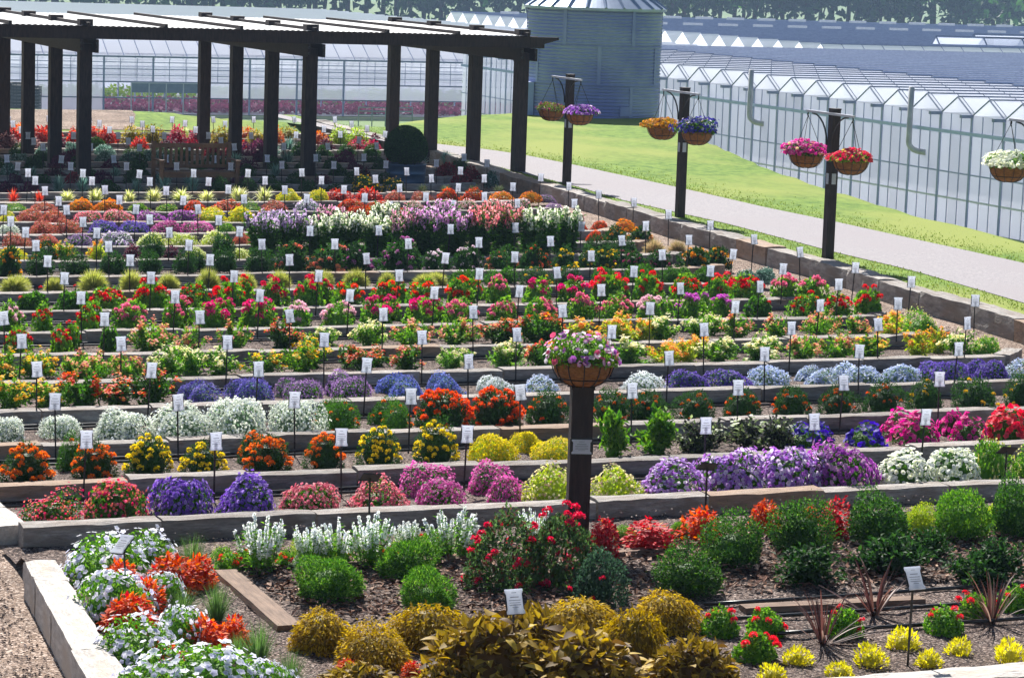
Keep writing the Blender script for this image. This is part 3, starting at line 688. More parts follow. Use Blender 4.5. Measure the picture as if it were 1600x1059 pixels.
for key, hx, nm in (('marO', '#f2811c', 'orange'), ('marR', '#ea5e1c', 'red orange'), ('marY', '#f4de2c', 'yellow')):
    kind(key, 'marigold', nm + ' marigold plant', 'marigold', g_heads, DG, [hx, hx], 34, hs=.15, hr=.85, nl=1700, ls=.15, lw=.32, amp=.14)
kind('marG', 'marigold', 'mostly green marigold with few orange blooms', 'marigold', g_heads, GR, ['#f2811c'], 7, hs=.12, hr=.8, nl=2200, ls=.15, lw=.32)
kind('marD', 'marigold', 'dark green marigold with scattered orange blooms', 'marigold', g_heads, DG, ['#f2811c', '#ee6c20'], 13, hs=.12, hr=.8, nl=2000, ls=.15, lw=.32)
kind('marDY', 'marigold', 'dark green marigold with scattered yellow blooms', 'marigold', g_heads, DG, ['#f0c81e'], 9, hs=.12, hr=.8, nl=2000, ls=.15, lw=.32)
for key, hx, nm in (('gerR', '#e0242c', 'red'), ('gerC', '#d81f4e', 'crimson'), ('gerO', '#ee3f1e', 'orange red'), ('gerP', '#ea82a4', 'pink'), ('gerM', '#dd3c84', 'magenta'), ('gerL', '#f0c6d4', 'pale pink'), ('gerV', '#d070c8', 'lilac'), ('gerK', '#f04a5a', 'coral red')):
    kind(key, 'geranium', 'geranium with %s flower heads' % nm, 'geranium', g_heads, LG, [hx], 8, hs=.30, above=1.18, thmin=.42, hr=.9, nl=420, ls=.3, lw=.9, nv=3)
kind('ger0', 'geranium', 'green geranium with barely any flowers', 'geranium', g_heads, GR, ['#e0242c'], 1, hs=.18, above=1.15, thmin=.5, hr=.85, nl=480, ls=.3, lw=.9)
for key, hx, nm in (('dahP', ['#eda27c', '#e88a78'], 'peach'), ('dahV', ['#b868a8', '#c98aba'], 'purple pink'), ('dahW', ['#efd9e4', '#f3e6ec'], 'whitish pink'), ('dahY', ['#f2d42c'], 'yellow'), ('dahM', ['#b04a78', '#a23c6c'], 'dusky magenta'), ('dahO', ['#f2a21e', '#f0b62a'], 'golden orange'), ('dahR', ['#d8684a'], 'rusty red')):
    kind(key, 'dahlia', 'dahlia bush with %s blooms' % nm, 'dahlia', g_heads, DG, hx, 13, hs=.17, hr=.95, above=1.05, thmin=.1, nl=700, ls=.26, lw=.5)
kind('bush', 'leafy_bush', 'round dark green leafy bush', 'bush', g_shrub, DG, nl=1300, ls=.17, hr=1.15)
kind('bushL', 'leafy_bush', 'bright green leafy bush', 'bush', g_shrub, GR, nl=1200, ls=.2, hr=.9)
kind('gold', 'ornamental_grass', 'round tuft of golden green grass', 'grass tuft', g_ball, [('#a9ac55', 3), ('#c4c475', 2), ('#8a9848', 2)])
kind('tan', 'ornamental_grass', 'hazy tuft of tan brown grass', 'grass tuft', g_ball, [('#b79f7d', 3), ('#a08a66', 2), ('#8f8f5c', 2)], n=900)
kind('spiky', 'ornamental_grass', 'tuft of fine dark green grass', 'grass tuft', g_tuft, [('#54743c', 3), ('#6b8a4c', 2), ('#3d5a2e', 2)], n=420, ln=1.35, wd=.02, arch=.35, spread=.5, base=.25, seg=5)
kind('redstrap', 'strap_leaf_plant', 'small fan of coral red strap leaves', 'plant', g_tuft, [('#e0624e', 3), ('#c94a42', 2), ('#ee8a70', 1)], n=120, ln=1.1, wd=.1, arch=.5, spread=.55, base=.1)
kind('rosette', 'variegated_rosette', 'arching rosette of cream and green leaves', 'plant', g_tuft, [('#d9d79a', 3), ('#b8c46e', 2), ('#e8e6c0', 2), ('#7f9a4a', 1)], n=170, ln=1.15, wd=.13, arch=.9, spread=.55, base=.15)
kind('bluestrap', 'strap_leaf_plant', 'blue grey strap leaved clump', 'plant', g_tuft, [('#6f9488', 3), ('#8fb0a4', 2), ('#4f7468', 2)], n=150, ln=1.2, wd=.09, arch=.6, spread=.5, base=.15)
for key, fl, nm in (('cleW', [('#f1f0e6', 3), ('#e6eacb', 2)], 'white'), ('cleP', [('#eeb4cc', 3), ('#f4d4e0', 2), ('#dc96c0', 1)], 'pink'), ('cleL', [('#cdb6d6', 3), ('#e4d6ea', 2), ('#b79ac6', 1)], 'lilac'), ('cleS', [('#f09aa0', 3), ('#f6c0c0', 2), ('#e88090', 1)], 'salmon pink'), ('cleV', [('#dea4da', 3), ('#eccae8', 2)], 'orchid pink')):
    kind(key, 'tall_flowering_plant', 'tall leafy plant topped with %s flower spikes' % nm, 'plant', g_spikes, GR, fl, ns=44, ht=1.75, per=12, fs=.07, nl=2000, ls=.26, top=.22, sp=1.2)
kind('angel', 'spiky_white_flower', 'upright plant with white flower spires', 'plant', g_spikes, LG, [('#f3f3f0', 4), ('#e2e6f0', 2)], ns=22, ht=1.75, per=44, fs=.055, nl=1000, ls=.2, top=.5)
kind('dusty', 'silver_plant', 'small frosty silver plant', 'plant', g_dome, [('#d5d8cc', 3), ('#bfc6ba', 2)], (), nf=0, nl=700, ls=.2, hr=.8, lw=.3)
for key, pal, nm in (('colO', [('#d1531c', 3), ('#b8401a', 2), ('#e0742a', 2), ('#c2333c', 1)], 'rusty orange'), ('colR', [('#c22a36', 3), ('#a81e2c', 2), ('#d8434a', 2), ('#d88a3a', .5)], 'dark red'), ('colG', [('#c08a26', 3), ('#a87420', 2), ('#d0a63a', 2), ('#7f5f22', 1)], 'golden brown')):
    kind(key, 'coleus', nm + ' coleus', 'coleus', g_coleus, pal, n=520, ls=.3, lw=.66, droop=.3)
kind('colY', 'coleus', 'dense golden yellow coleus mound', 'coleus', g_coleus, [('#b89a2c', 3), ('#9c822a', 2), ('#c8ae40', 2), ('#75642a', 1.5)], n=2600, ls=.14, lw=.42, hr=.66, cr_=.86, up=-.1, droop=.5)
for key, pal, nm in (('fcolR', [('#d0453a', 3), ('#e0644e', 2), ('#8a2c34', 2)], 'coral red'), ('fcolO', [('#d8702c', 3), ('#c0502a', 2), ('#e2963c', 2)], 'orange'), ('fcolY', [('#c6b02a', 3), ('#a8962c', 2), ('#6f7a2c', 2)], 'olive yellow'), ('fcolP', [('#c2305c', 3), ('#a02248', 2), ('#d85a7c', 1)], 'crimson pink'), ('fcolL', [('#b4cf34', 3), ('#94b82c', 2), ('#d2df5a', 1)], 'lime green'), ('fcolD', [('#5a2438', 3), ('#3f1a2a', 2), ('#7a3448', 1)], 'dark purple'), ('fcolS', [('#a87a7c', 2), ('#5d3a40', 3), ('#d8b0a8', 1)], 'pink and black striped')):
    kind(key, 'coleus', nm + ' leaved mound', 'coleus', g_coleus, pal, n=520, ls=.3, hr=.7)
kind('rust', 'foliage_mound', 'rust pink foliage mound', 'plant', g_dome, [('#b0644c', 3), ('#c2806a', 2), ('#7f7a44', 2)], [('#d68a84', 2), ('#c06a60', 2)], nf=350, fs=.06, hr=.6)
kind('oran', 'foliage_mound', 'orange flowering mound', 'plant', g_dome, [('#b98a3c', 3), ('#8f8a3a', 2)], [('#e49a3c', 3), ('#e0782e', 2)], nf=520, fs=.07, hr=.55)
kind('redo', 'foliage_mound', 'red orange flowering mound', 'plant', g_dome, [('#8f5a34', 3), ('#7f7a3a', 2)], [('#d8522e', 3), ('#c8402c', 2), ('#e47a44', 1)], nf=520, fs=.07, hr=.55)
kind('yell', 'foliage_mound', 'yellow flowering mound', 'plant', g_dome, YG, [('#e4d43c', 3), ('#eee06a', 2)], nf=480, fs=.07, hr=.55)
kind('pinkw', 'foliage_mound', 'pink and white flowering mound', 'plant', g_dome, GR, [('#f0d8d8', 3), ('#e8a0a8', 2)], nf=420, fs=.07, hr=.55)
kind('limeW', 'foliage_mound', 'pale lime and white flowering mound', 'plant', g_dome, YG, [('#eef0c8', 3), ('#e2e89a', 2)], nf=620, fs=.06, hr=.55)
kind('whitev', 'foliage_mound', 'white and lilac flowering mound', 'plant', g_dome, GG, [('#e9e2ee', 3), ('#b79ad0', 1.5)], nf=620, fs=.06, hr=.55)
for key, leaf, fl, nm in (('lanY', LG, [('#f0cf2a', 3), ('#f2b62a', 2)], 'yellow'), ('lanR', GR, [('#d8402c', 3), ('#e8702e', 2), ('#f0c24a', 1)], 'red and orange'), ('lanP', LG, [('#e89a8a', 3), ('#f0d27a', 2), ('#e07a8a', 1)], 'pink and yellow'), ('lanC', LG, [('#eee6b4', 3), ('#f0eccc', 2)], 'cream'), ('lanO', YG, [('#f0a62a', 3), ('#f2c63a', 2), ('#e07a2a', 1)], 'golden orange')):
    kind(key, 'lantana', 'lantana plant with %s clusters' % nm, 'lantana', g_lantana, leaf, fl, nc=30)
kind('uprt', 'leafy_bush', 'upright bright green leafy plant', 'plant', g_lantana, LG, (), nc=0, ns=22, nl=900, hr=1.35, ls=.3)
kind('darkp', 'leafy_bush', 'dark purplish plant with pale green flecks', 'plant', g_lantana, [('#3c3a3a', 3), ('#5a6a44', 2), ('#9fb078', 1.2), ('#2f3a2a', 2)], [('#e8ecd8', 1)], nc=6, ns=20, nl=900, hr=.7)
kind('box', 'shrub', 'glossy dark green box shrub', 'shrub', g_shrub, [('#3d6829', 3), ('#527c33', 2), ('#2d4d21', 2), ('#6d923f', 1)], nl=5200, ls=.115, lw=.6, hr=.95, amp=.32)
kind('boxL', 'shrub', 'light green rounded shrub', 'shrub', g_shrub, LG, nl=4600, ls=.115, lw=.6, hr=.95, amp=.18)
kind('boxY', 'shrub', 'yellow green rounded shrub', 'shrub', g_shrub, YG, nl=3000, ls=.12, lw=.6, hr=.9)
kind('fern', 'shrub', 'feathery dense green mounded shrub', 'shrub', g_shrub, [('#4c7a2c', 3), ('#6f9c3c', 2), ('#3b6226', 2), ('#86ad48', 1)], nl=6500, ls=.15, lw=.28, hr=.8, amp=.34, loose=.08, up=.1)
kind('broad', 'shrub', 'open spreading shrub with glossy leaves', 'shrub', g_lantana, DG, (), nc=0, ns=34, nl=1500, hr=.75, ls=.17)
kind('rosebush', 'rose_bush', 'rose bush with red blooms', 'rose bush', g_heads, [('#4a6638', 3), ('#6a4a3c', 1), ('#5c7a48', 2), ('#39502e', 2)], ['#d8284e', '#e0385a'], 26, hs=.12, above=1.08, thmin=0, hr=1.15, nl=2300, ls=.15, lw=.6, amp=.3, cr_=.3, up=.3)
kind('roselow', 'rose_bush', 'dark shaded bush with few red blooms', 'rose bush', g_heads, [('#3f5c44', 3), ('#4c6a50', 2), ('#2f4636', 2)], ['#d8284e'], 3, hs=.1, above=1.05, thmin=0, hr=.8, nl=1900, ls=.13, lw=.6, amp=.2, cr_=.6)  # leaf greens darkened and blued: the post's shadow is in the palette
kind('redmini', 'geranium', 'bright green plant with coral red flower clusters', 'geranium', g_heads, LG, ['#ec4a58', '#e63c4c'], 6, hs=.2, above=1.2, thmin=.35, hr=.72, nl=900, ls=.2, lw=.85, nv=3)
kind('redbeg', 'red_flower', 'small plant with scarlet flowers', 'plant', g_heads, LG, ['#e4402e'], 6, hs=.26, above=1.1, thmin=.3, hr=.7, nl=420, ls=.3, lw=.8)
kind('yelsm', 'yellow_plant', 'small bright yellow leafy plant', 'plant', g_coleus, [('#d9cf2e', 3), ('#e8de52', 2), ('#b7b428', 2)], n=260, ls=.38, lw=.42, hr=.75, up=.9, droop=.05)
kind('rudb', 'yellow_daisy', 'dark leafy plant with small yellow daisies', 'plant', g_dome, DG, [('#d8b422', 3), ('#c89a1e', 2)], nf=110, fs=.08, hr=.8, nl=1200)
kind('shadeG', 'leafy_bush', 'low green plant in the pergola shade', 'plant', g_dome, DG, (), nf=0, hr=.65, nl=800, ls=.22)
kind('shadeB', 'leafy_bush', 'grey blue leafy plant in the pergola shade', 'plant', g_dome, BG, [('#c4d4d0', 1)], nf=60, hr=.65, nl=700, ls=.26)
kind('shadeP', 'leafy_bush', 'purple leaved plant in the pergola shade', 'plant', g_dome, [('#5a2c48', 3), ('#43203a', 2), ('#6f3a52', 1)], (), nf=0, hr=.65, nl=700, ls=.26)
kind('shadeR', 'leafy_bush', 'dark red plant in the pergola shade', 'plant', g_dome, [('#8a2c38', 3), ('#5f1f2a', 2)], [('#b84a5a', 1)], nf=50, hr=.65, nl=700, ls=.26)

def leafshape(name, col, ln=1.0, wd=.5, sag=.35, fold=.12, nseg=5):
    V = []; Q = []
    for i in range(nseg + 1):
        t = i / nseg; w_ = wd / 2 * math.sin(math.pi * (.06 + .94 * t ** .8)) ** .8 if i < nseg else 0.004
        V += [(ln * t, -w_, -sag * t * t + fold * w_), (ln * t, 0, -sag * t * t), (ln * t, w_, -sag * t * t + fold * w_)]
    for i in range(nseg):
        for j in (0, 1): Q.append([i * 3 + j, i * 3 + j + 3, i * 3 + j + 4, i * 3 + j + 1])
    return mesh(name, V, [np.array(Q)], lin(col), M_leaf, True)
def strapshape(name, col, arch, wd):
    V = []; Q = []; n = 8; p = np.array([0.0, 0, 0]); a = .12
    for i in range(n + 1):
        t = i / n; w_ = wd / 2 * (1 - t ** 3) * (.6 + .4 * min(1, t * 4)) + .002
        V += [(p[0], -w_, p[2] + w_ * .35), (p[0], 0, p[2]), (p[0], w_, p[2] + w_ * .35)]; p = p + np.array([math.sin(a), 0, math.cos(a)]) / n; a += arch / n * (.3 + 1.4 * t)
    for i in range(n):
        for j in (0, 1): Q.append([i * 3 + j, i * 3 + j + 3, i * 3 + j + 4, i * 3 + j + 1])
    return mesh(name, V, [np.array(Q)], lin(col), M_blade, True)
LEAFS = [leafshape('leaf', c, 1, .46 + .05 * i, .3 + .12 * i) for i, c in enumerate(('#b09030', '#7a6028', '#bfa23c', '#5c4422', '#9a8032'))]
STRAPS = [strapshape('strap_leaf', c, a, w_) for c, a, w_ in (('#5c3d39', .2, .036), ('#7a5a50', .5, .034), ('#442b2a', .35, .038), ('#8c7468', .9, .032), ('#664a42', 1.2, .032), ('#4e322f', .1, .036))]
def g_bigleaf(r, hr=.55, n=150, ls=.21):
    mb = MB(); core(mb, hr, .74, lin('#5e4320')); D = hemi(500, low=0, r=r); C = D * r.uniform(.6, .85, (500, 1)) * (1, 1, hr); c, _ = pick([('#85702e', 2), ('#665326', 2), ('#a08a3a', 1)], 500, r, .2)
    mb.leaves(C, D + r.normal(0, .5, D.shape), D + (0, 0, .6), .24, .13, c, droop=.3); out = {'foliage': mb.mesh('foliage', M_leaf)}
    L = []
    for d in hemi(n, low=0, r=r):
        q = r.uniform(.62, .98); p = d * q * (1, 1, hr); az = math.atan2(d[1], d[0]) + r.normal(0, .5); L.append((LEAFS[r.integers(0, 5)], p, (r.normal(0, .35), -r.uniform(-.1, .9), az), ls * r.uniform(.7, 1.25)))
    out['leaf'] = L; return out
def g_straps(r, n=34):
    L = []
    for i in range(n):
        lean = abs(r.normal(.0, .55)); az = r.uniform(0, 6.28); L.append((STRAPS[r.integers(0, 6)], np.array([.03 * math.cos(az), .03 * math.sin(az), 0]), (0, min(lean, 1.15), az), r.uniform(.65, 1.1)))
    mb = MB(); mb.tube([(0, 0, -.03), (0, 0, .10)], [.05, .04], 8, lin('#4a342c')); return {'foliage': mb.mesh('stem', M_leaf), 'leaf': L, 'ext0': (.62, 1.0)}
kind('colB', 'coleus', 'large bronze gold leaved coleus', 'coleus', g_bigleaf)
kind('cordy', 'cordyline', 'spiky cordyline with dark red strap leaves', 'cordyline', g_straps, nv=3)

def variant(key):
    d = K[key]
    if d['var'] is None:
        d['var'] = []
        for s in range(d['nv']):
            g = d['fn'](np.random.default_rng(abs(hash_(key)) + s * 77), *d['a'], **d['k'])
            vs_ = np.concatenate([np.array([v.co for v in list(me.vertices)[::7]]) for n, me in g.items() if n in ('foliage', 'flowers')])
            g['ext'] = (max(np.quantile(np.hypot(vs_[:, 0], vs_[:, 1]), .985), .2), max(np.quantile(vs_[:, 2], .985), .1))
            if 'ext0' in g: g['ext'] = g['ext0']
            d['var'].append(g)
    return RR.choice(d['var'])
def hash_(s_): return sum(ord(c) * (i + 3) * 131 for i, c in enumerate(s_))

PLANTS = []; REQ = []
def plant_at(*a): REQ.append(a)
def plant_now(key, X, Y, z, w_, h_, where, rot=None):
    g = variant(key); d = K[key]; rx, rz = g['ext']
    s = w_ / 2 / rx; sz = h_ / rz if h_ else s
    o = bpy.data.objects.new(d['name'], None); COL.objects.link(o); o.empty_display_size = .05
    o.location = (X, Y, z); o.scale = (s, s * RR.uniform(.86, 1.06), sz); o.rotation_euler = (RR.uniform(-.07, .07), RR.uniform(-.07, .07), RR.uniform(0, 6.28) if rot is None else rot)
    for n in ('foliage', 'stems', 'flowers'):
        if n in g:
            c = bpy.data.objects.new(n, g[n]); COL.objects.link(c); c.parent = o
            if n != 'stems': c['kind'] = 'stuff'
    for me, p, hs, (ax, ay) in g.get('heads', ()):
        c = bpy.data.objects.new('flower_head', me); COL.objects.link(c); c.parent = o
        c.location = p; q = hs * RR.uniform(.9, 1.1); c.scale = (q, q, q * min(2, s / max(sz, .01))); c.rotation_euler = (-ax, -ay, RR.uniform(0, 6.28))
    for me, p, e, q in g.get('leaf', ()):
        c = bpy.data.objects.new('leaf', me); COL.objects.link(c); c.parent = o; c.location = p; c.rotation_euler = e; c.scale = (q,) * 3
    PLANTS.append((o, key, where)); return o

def row(k, t, spec, h=None):
    """spec: (key, px, width_px[, height_px[, t]]) for bed k; t: metres behind the wall's face"""
    for e in spec:
        key, px, wp = e[:3]; hp = e[3] if len(e) > 3 else h
        g_ = (1.42 if K[key]['fn'] is g_lantana and k > 2 else 1.3 if K[key]['name'] in ('geranium', 'dahlia') else 1.14 if 4 <= k <= 16 else 1.04) * RR.uniform(.94, 1.07); wp = wp * g_; hp = hp and hp * (1 + (g_ - 1) * .6) * RR.uniform(.94, 1.05); tt = (e[4] if len(e) > 4 else t) + RR.uniform(-.05, .05)
        if 5 <= k <= 10 and K[key]['name'] in ('lantana', 'geranium', 'dahlia', 'leafy_bush', 'ornamental_grass') and len(e) < 5 and RR.random() < .55: row(k, t, [(key, px + RR.uniform(8, 18), e[2] * .9, (e[3] if len(e) > 3 else h) * .92, 1.0)])
        Y = WY(k) + tt; z = bed_z(Y); X = XofPX(px, Y, z); sc_ = depth(X, Y, z) / F
        plant_at(key, X, Y, z - .01, wp * sc_, (hp - .17 * wp * .5) * sc_ if hp else None, k)

f_, b_ = .5, 1.0
row(1, .48, [('rose', 82, 105, 64), ('rose', 180, 100, 72), ('purple', 283, 105, 66), ('purple', 388, 106, 70), ('salmon', 484, 98, 58), ('salmon', 590, 108, 62), ('magenta', 668, 84, 56, b_), ('magenta', 687, 88, 54), ('magenta', 762, 82, 54, b_), ('magenta', 786, 66, 50),
    ('cream', 860, 96, 68), ('cream', 965, 98, 62), ('violet', 1048, 120, 66), ('violet', 1150, 125, 74), ('violet', 1225, 110, 68), ('lilacpink', 1312, 125, 80), ('violet', 1262, 90, 60), ('white', 1408, 100, 60), ('white', 1490, 96, 66), ('leafy', 1548, 84, 66), ('leafy', 1612, 90, 70)])
row(2, .45, [('marO', 42, 84, 68), ('marG', 112, 60, 59, .9), ('marO', 148, 78, 67), ('marY', 230, 74, 65), ('marY', 318, 80, 61), ('marO', 418, 78, 65), ('marO', 395, 50, 54, .95), ('marO', 508, 72, 58), ('marY', 592, 76, 70), ('marY', 682, 74, 74), ('sedum', 770, 84, 50), ('sedum', 826, 60, 34, .95), ('sedum', 866, 80, 44),
    ('uprt', 955, 52, 76), ('uprt', 1026, 72, 78), ('darkp', 1092, 90, 60), ('darkp', 1172, 84, 58), ('darkp', 1215, 70, 56), ('petviolet', 1256, 80, 44), ('petviolet', 1280, 50, 36, .9), ('petviolet', 1352, 84, 46), ('pethot', 1404, 56, 44, .95), ('pethot', 1432, 80, 54), ('pethot', 1486, 52, 44, .95), ('pethot', 1514, 66, 50), ('petred', 1572, 90, 58)])
row(3, .45, [('alyssum', 14, 66, 48), ('alyssum', 98, 74, 42, .7), ('alyssum', 186, 104, 60), ('alyssum', 284, 104, 60), ('alyssum', 372, 112, 68), ('alyssum', 460, 96, 60), ('marG', 512, 54, 47, .95), ('marG', 534, 66, 56), ('marG', 600, 60, 50, .9), ('marG', 620, 64, 52), ('marR', 692, 88, 59), ('marR', 774, 84, 61), ('marD', 855, 80, 58),
    ('marD', 955, 76, 54), ('marD', 1012, 76, 56), ('marD', 1086, 84, 54), ('marD', 1160, 72, 52), ('marD', 1236, 74, 54), ('marD', 1308, 78, 54), ('marD', 1378, 84, 58), ('marDY', 1446, 74, 59), ('marDY', 1524, 90, 61), ('marDY', 1594, 60, 58)])
row(4, .45, [('lanY', 14, 60, 50), ('lanY', 72, 62, 44), ('lanR', 128, 62, 52), ('lanR', 184, 62, 44), ('lanR', 238, 62, 52), ('indigo', 300, 44, 36, .85), ('indigo', 318, 66, 40), ('indigo', 376, 42, 34, .85), ('indigo', 396, 54, 40), ('mauve', 450, 38, 32, .85), ('mauve', 477, 60, 36), ('mauve', 530, 50, 38, .85), ('mauve', 552, 62, 40), ('blue', 612, 54, 36, .85), ('blue', 632, 62, 40), ('blue', 686, 50, 36, .85), ('blue', 704, 54, 36),
    ('whitelob', 764, 44, 28, .85), ('whitelob', 784, 52, 30), ('paleblue', 846, 58, 32), ('whitelob', 1004, 68, 34), ('ageratum', 1078, 72, 34), ('ageratum', 1140, 72, 36), ('paleblue', 1200, 62, 34), ('paleblue', 1258, 44, 28, .85), ('paleblue', 1280, 58, 30), ('paleblue', 1320, 46, 30, .85), ('paleblue', 1352, 58, 32), ('paleblue', 1408, 62, 34), ('ageratum', 1460, 56, 32, .8), ('ageratum', 1482, 56, 34), ('ageratum', 1524, 54, 32, .8), ('ageratum', 1550, 60, 36), ('paleblue', 1595, 50, 34)])
row(5, .45, [('lanY', 10, 56, 46), ('lanY', 52, 50, 42), ('lanP', 112, 56, 36), ('lanP', 152, 52, 34), ('lanP', 200, 52, 36), ('lanC', 258, 56, 40), ('lanC', 300, 50, 38), ('lanC', 342, 56, 40), ('lanY', 412, 56, 40), ('lanY', 472, 56, 46), ('lanR', 543, 40, 34, .85), ('lanR', 568, 44, 32), ('lanR', 638, 52, 38), ('lanC', 702, 46, 30), ('lanC', 788, 48, 36), ('lanR', 850, 48, 36), ('lanC', 982, 62, 40),
    ('lanO', 1040, 46, 30), ('lanO', 1076, 48, 34), ('lanC', 1122, 56, 34), ('lanC', 1182, 58, 36), ('lanP', 1250, 48, 34), ('lanP', 1306, 50, 34), ('lanY', 1360, 56, 36), ('lanO', 1432, 52, 40), ('lanO', 1466, 42, 36, .8), ('lanC', 1500, 48, 36), ('leafy', 1540, 54, 34)])
row(6, .45, [('gerR', 22, 36, 40), ('gerR', 96, 32, 40), ('ger0', 168, 32, 36), ('lanP', 232, 54, 42), ('lanP', 298, 48, 38), ('lanP', 368, 50, 40), ('lanR', 438, 46, 40), ('lanC', 506, 54, 36), ('lanC', 576, 46, 36), ('lanP', 640, 48, 36), ('lanP', 710, 50, 36), ('lanR', 782, 44, 36), ('lanR', 842, 60, 42), ('lanO', 908, 56, 36), ('lanO', 962, 58, 38), ('lanO', 1000, 46, 34), ('lanC', 1032, 52, 38), ('lanC', 1092, 48, 34),
    ('lanP', 1152, 44, 34), ('lanP', 1214, 46, 34), ('lanP', 1280, 48, 34), ('lanP', 1336, 46, 32), ('lanO', 1392, 48, 34), ('leafy', 1440, 56, 40)])
row(7, .45, [('gerL', 8, 30, 40), ('gerR', 67, 32, 42), ('gerR', 136, 40, 42), ('gerP', 198, 44, 40), ('gerP', 270, 34, 40), ('gerM', 330, 44, 40), ('gerM', 397, 42, 40), ('gerL', 462, 44, 36), ('gerL', 525, 40, 36), ('gerM', 588, 36, 38), ('gerM', 656, 46, 40), ('gerP', 714, 42, 36), ('gerP', 780, 38, 36), ('gerP', 838, 38, 36), ('gerP', 904, 36, 36), ('gerP', 958, 40, 38), ('gerL', 1016, 42, 34), ('gerV', 1080, 42, 34), ('gerV', 1128, 40, 34), ('ger0', 1188, 38, 30), ('gerR', 1250, 40, 34), ('gerR', 1310, 46, 38), ('gerR', 1356, 40, 36)])
row(8, .45, [('ger0', 44, 40, 30), ('ger0', 108, 40, 30), ('gerR', 168, 42, 36), ('gerR', 236, 46, 38), ('gerR', 297, 44, 40), ('gerR', 358, 46, 40), ('gerC', 424, 42, 38), ('gerC', 484, 44, 38), ('gerO', 543, 40, 36), ('gerO', 602, 40, 36), ('gerO', 660, 46, 38), ('gerO', 718, 44, 38), ('gerP', 778, 38, 36), ('gerM', 838, 38, 36), ('gerM', 894, 40, 36), ('gerK', 950, 42, 38), ('gerR', 1006, 42, 38), ('gerR', 1066, 44, 38), ('gerK', 1116, 40, 36), ('gerR', 1168, 44, 38), ('gerP', 1226, 42, 32), ('gerP', 1268, 40, 32)])
row(9, .5, [('gold', 22, 44, 30), ('gold', 84, 34, 28), ('gold', 145, 52, 38), ('gold', 206, 44, 36), ('gold', 263, 40, 32), ('gold', 325, 42, 34), ('gold', 384, 34, 30), ('gold', 438, 38, 32), ('gold', 496, 44, 32), ('gold', 555, 44, 32), ('gold', 605, 32, 28), ('gold', 664, 42, 26), ('bushL', 720, 34, 28), ('bushL', 774, 38, 28), ('marDY', 838, 52, 34), ('marDY', 888, 50, 34), ('bushL', 945, 42, 30), ('bushL', 996, 46, 32), ('bushL', 1050, 38, 28), ('bushL', 1096, 34, 26), ('shadeB', 1160, 34, 22), ('shadeB', 1190, 34, 22)])
row(10, .5, [('dahO', 12, 40, 44), ('bush', 62, 44, 42), ('bush', 118, 46, 40), ('bush', 176, 42, 40), ('bush', 234, 36, 42), ('bush', 288, 34, 40), ('bush', 350, 42, 44), ('bush', 404, 44, 42), ('dahP', 457, 54, 46), ('dahP', 510, 54, 46), ('dahV', 558, 48, 44), ('dahV', 620, 54, 46), ('dahW', 674, 30, 30), ('dahW', 722, 32, 34), ('dahP', 778, 38, 38), ('dahR', 828, 38, 36), ('dahY', 884, 40, 36), ('dahY', 920, 34, 34, .8), ('dahY', 942, 36, 34), ('dahM', 972, 36, 32, .8), ('dahM', 990, 36, 30), ('dahM', 1030, 36, 30), ('dahO', 1085, 44, 32), ('dahO', 1120, 40, 32, .7)])
row(11, .6, [('yell', 20, 40, 24), ('dahO', 70, 34, 30), ('lanY', 100, 30, 28), ('lanO', 152, 28, 28), ('fcolD', 206, 32, 26), ('bush', 240, 36, 38), ('fcolD', 268, 28, 24), ('limeW', 306, 36, 22), ('bush', 350, 38, 42), ('limeW', 374, 36, 20),
    ('cleL', 412, 54, 72), ('cleL', 456, 56, 70), ('cleW', 500, 52, 68), ('cleW', 542, 50, 70), ('cleW', 584, 52, 70), ('cleP', 628, 52, 76), ('cleV', 668, 52, 76), ('cleV', 706, 50, 72), ('cleS', 746, 52, 76), ('cleS', 788, 52, 78), ('cleW', 836, 56, 74), ('cleW', 882, 54, 72), ('bush', 936, 44, 34), ('bush', 976, 44, 34), ('tan', 1022, 40, 30), ('tan', 1058, 38, 28)])
row(12, .55, [('rust', 26, 44, 26), ('rust', 76, 42, 24), ('mauve', 122, 42, 24), ('whitev', 184, 50, 28), ('limeW', 232, 46, 26), ('limeW', 284, 48, 26), ('limeW', 338, 52, 26), ('rust', 376, 26, 24), ('cleL', 425, 46, 60), ('cleP', 520, 46, 60), ('cleW', 600, 46, 62), ('cleV', 690, 46, 64), ('cleS', 770, 46, 64), ('redo', 930, 30, 20), ('dahO', 962, 34, 26), ('dahO', 1000, 34, 26)])
row(13, .55, [('alyssum', 14, 36, 20), ('rust', 66, 48, 26), ('rust', 106, 42, 26), ('ageratum', 164, 46, 24), ('ageratum', 211, 48, 24), ('magenta', 261, 48, 24), ('magenta', 311, 50, 24), ('leafy', 352, 36, 22), ('redo', 905, 28, 18), ('redo', 938, 28, 18), ('oran', 975, 40, 22)])
row(14, .55, [('yell', 10, 36, 22), ('rust', 46, 44, 26), ('rust', 86, 40, 26), ('salmon', 136, 42, 22), ('salmon', 188, 52, 24), ('lilacpink', 236, 44, 22), ('lilacpink', 286, 52, 24), ('yell', 330, 48, 26), ('yell', 378, 42, 26), ('rust', 420, 40, 24), ('redo', 560, 44, 26), ('redo', 610, 40, 24), ('pinkw', 900, 26, 16)])
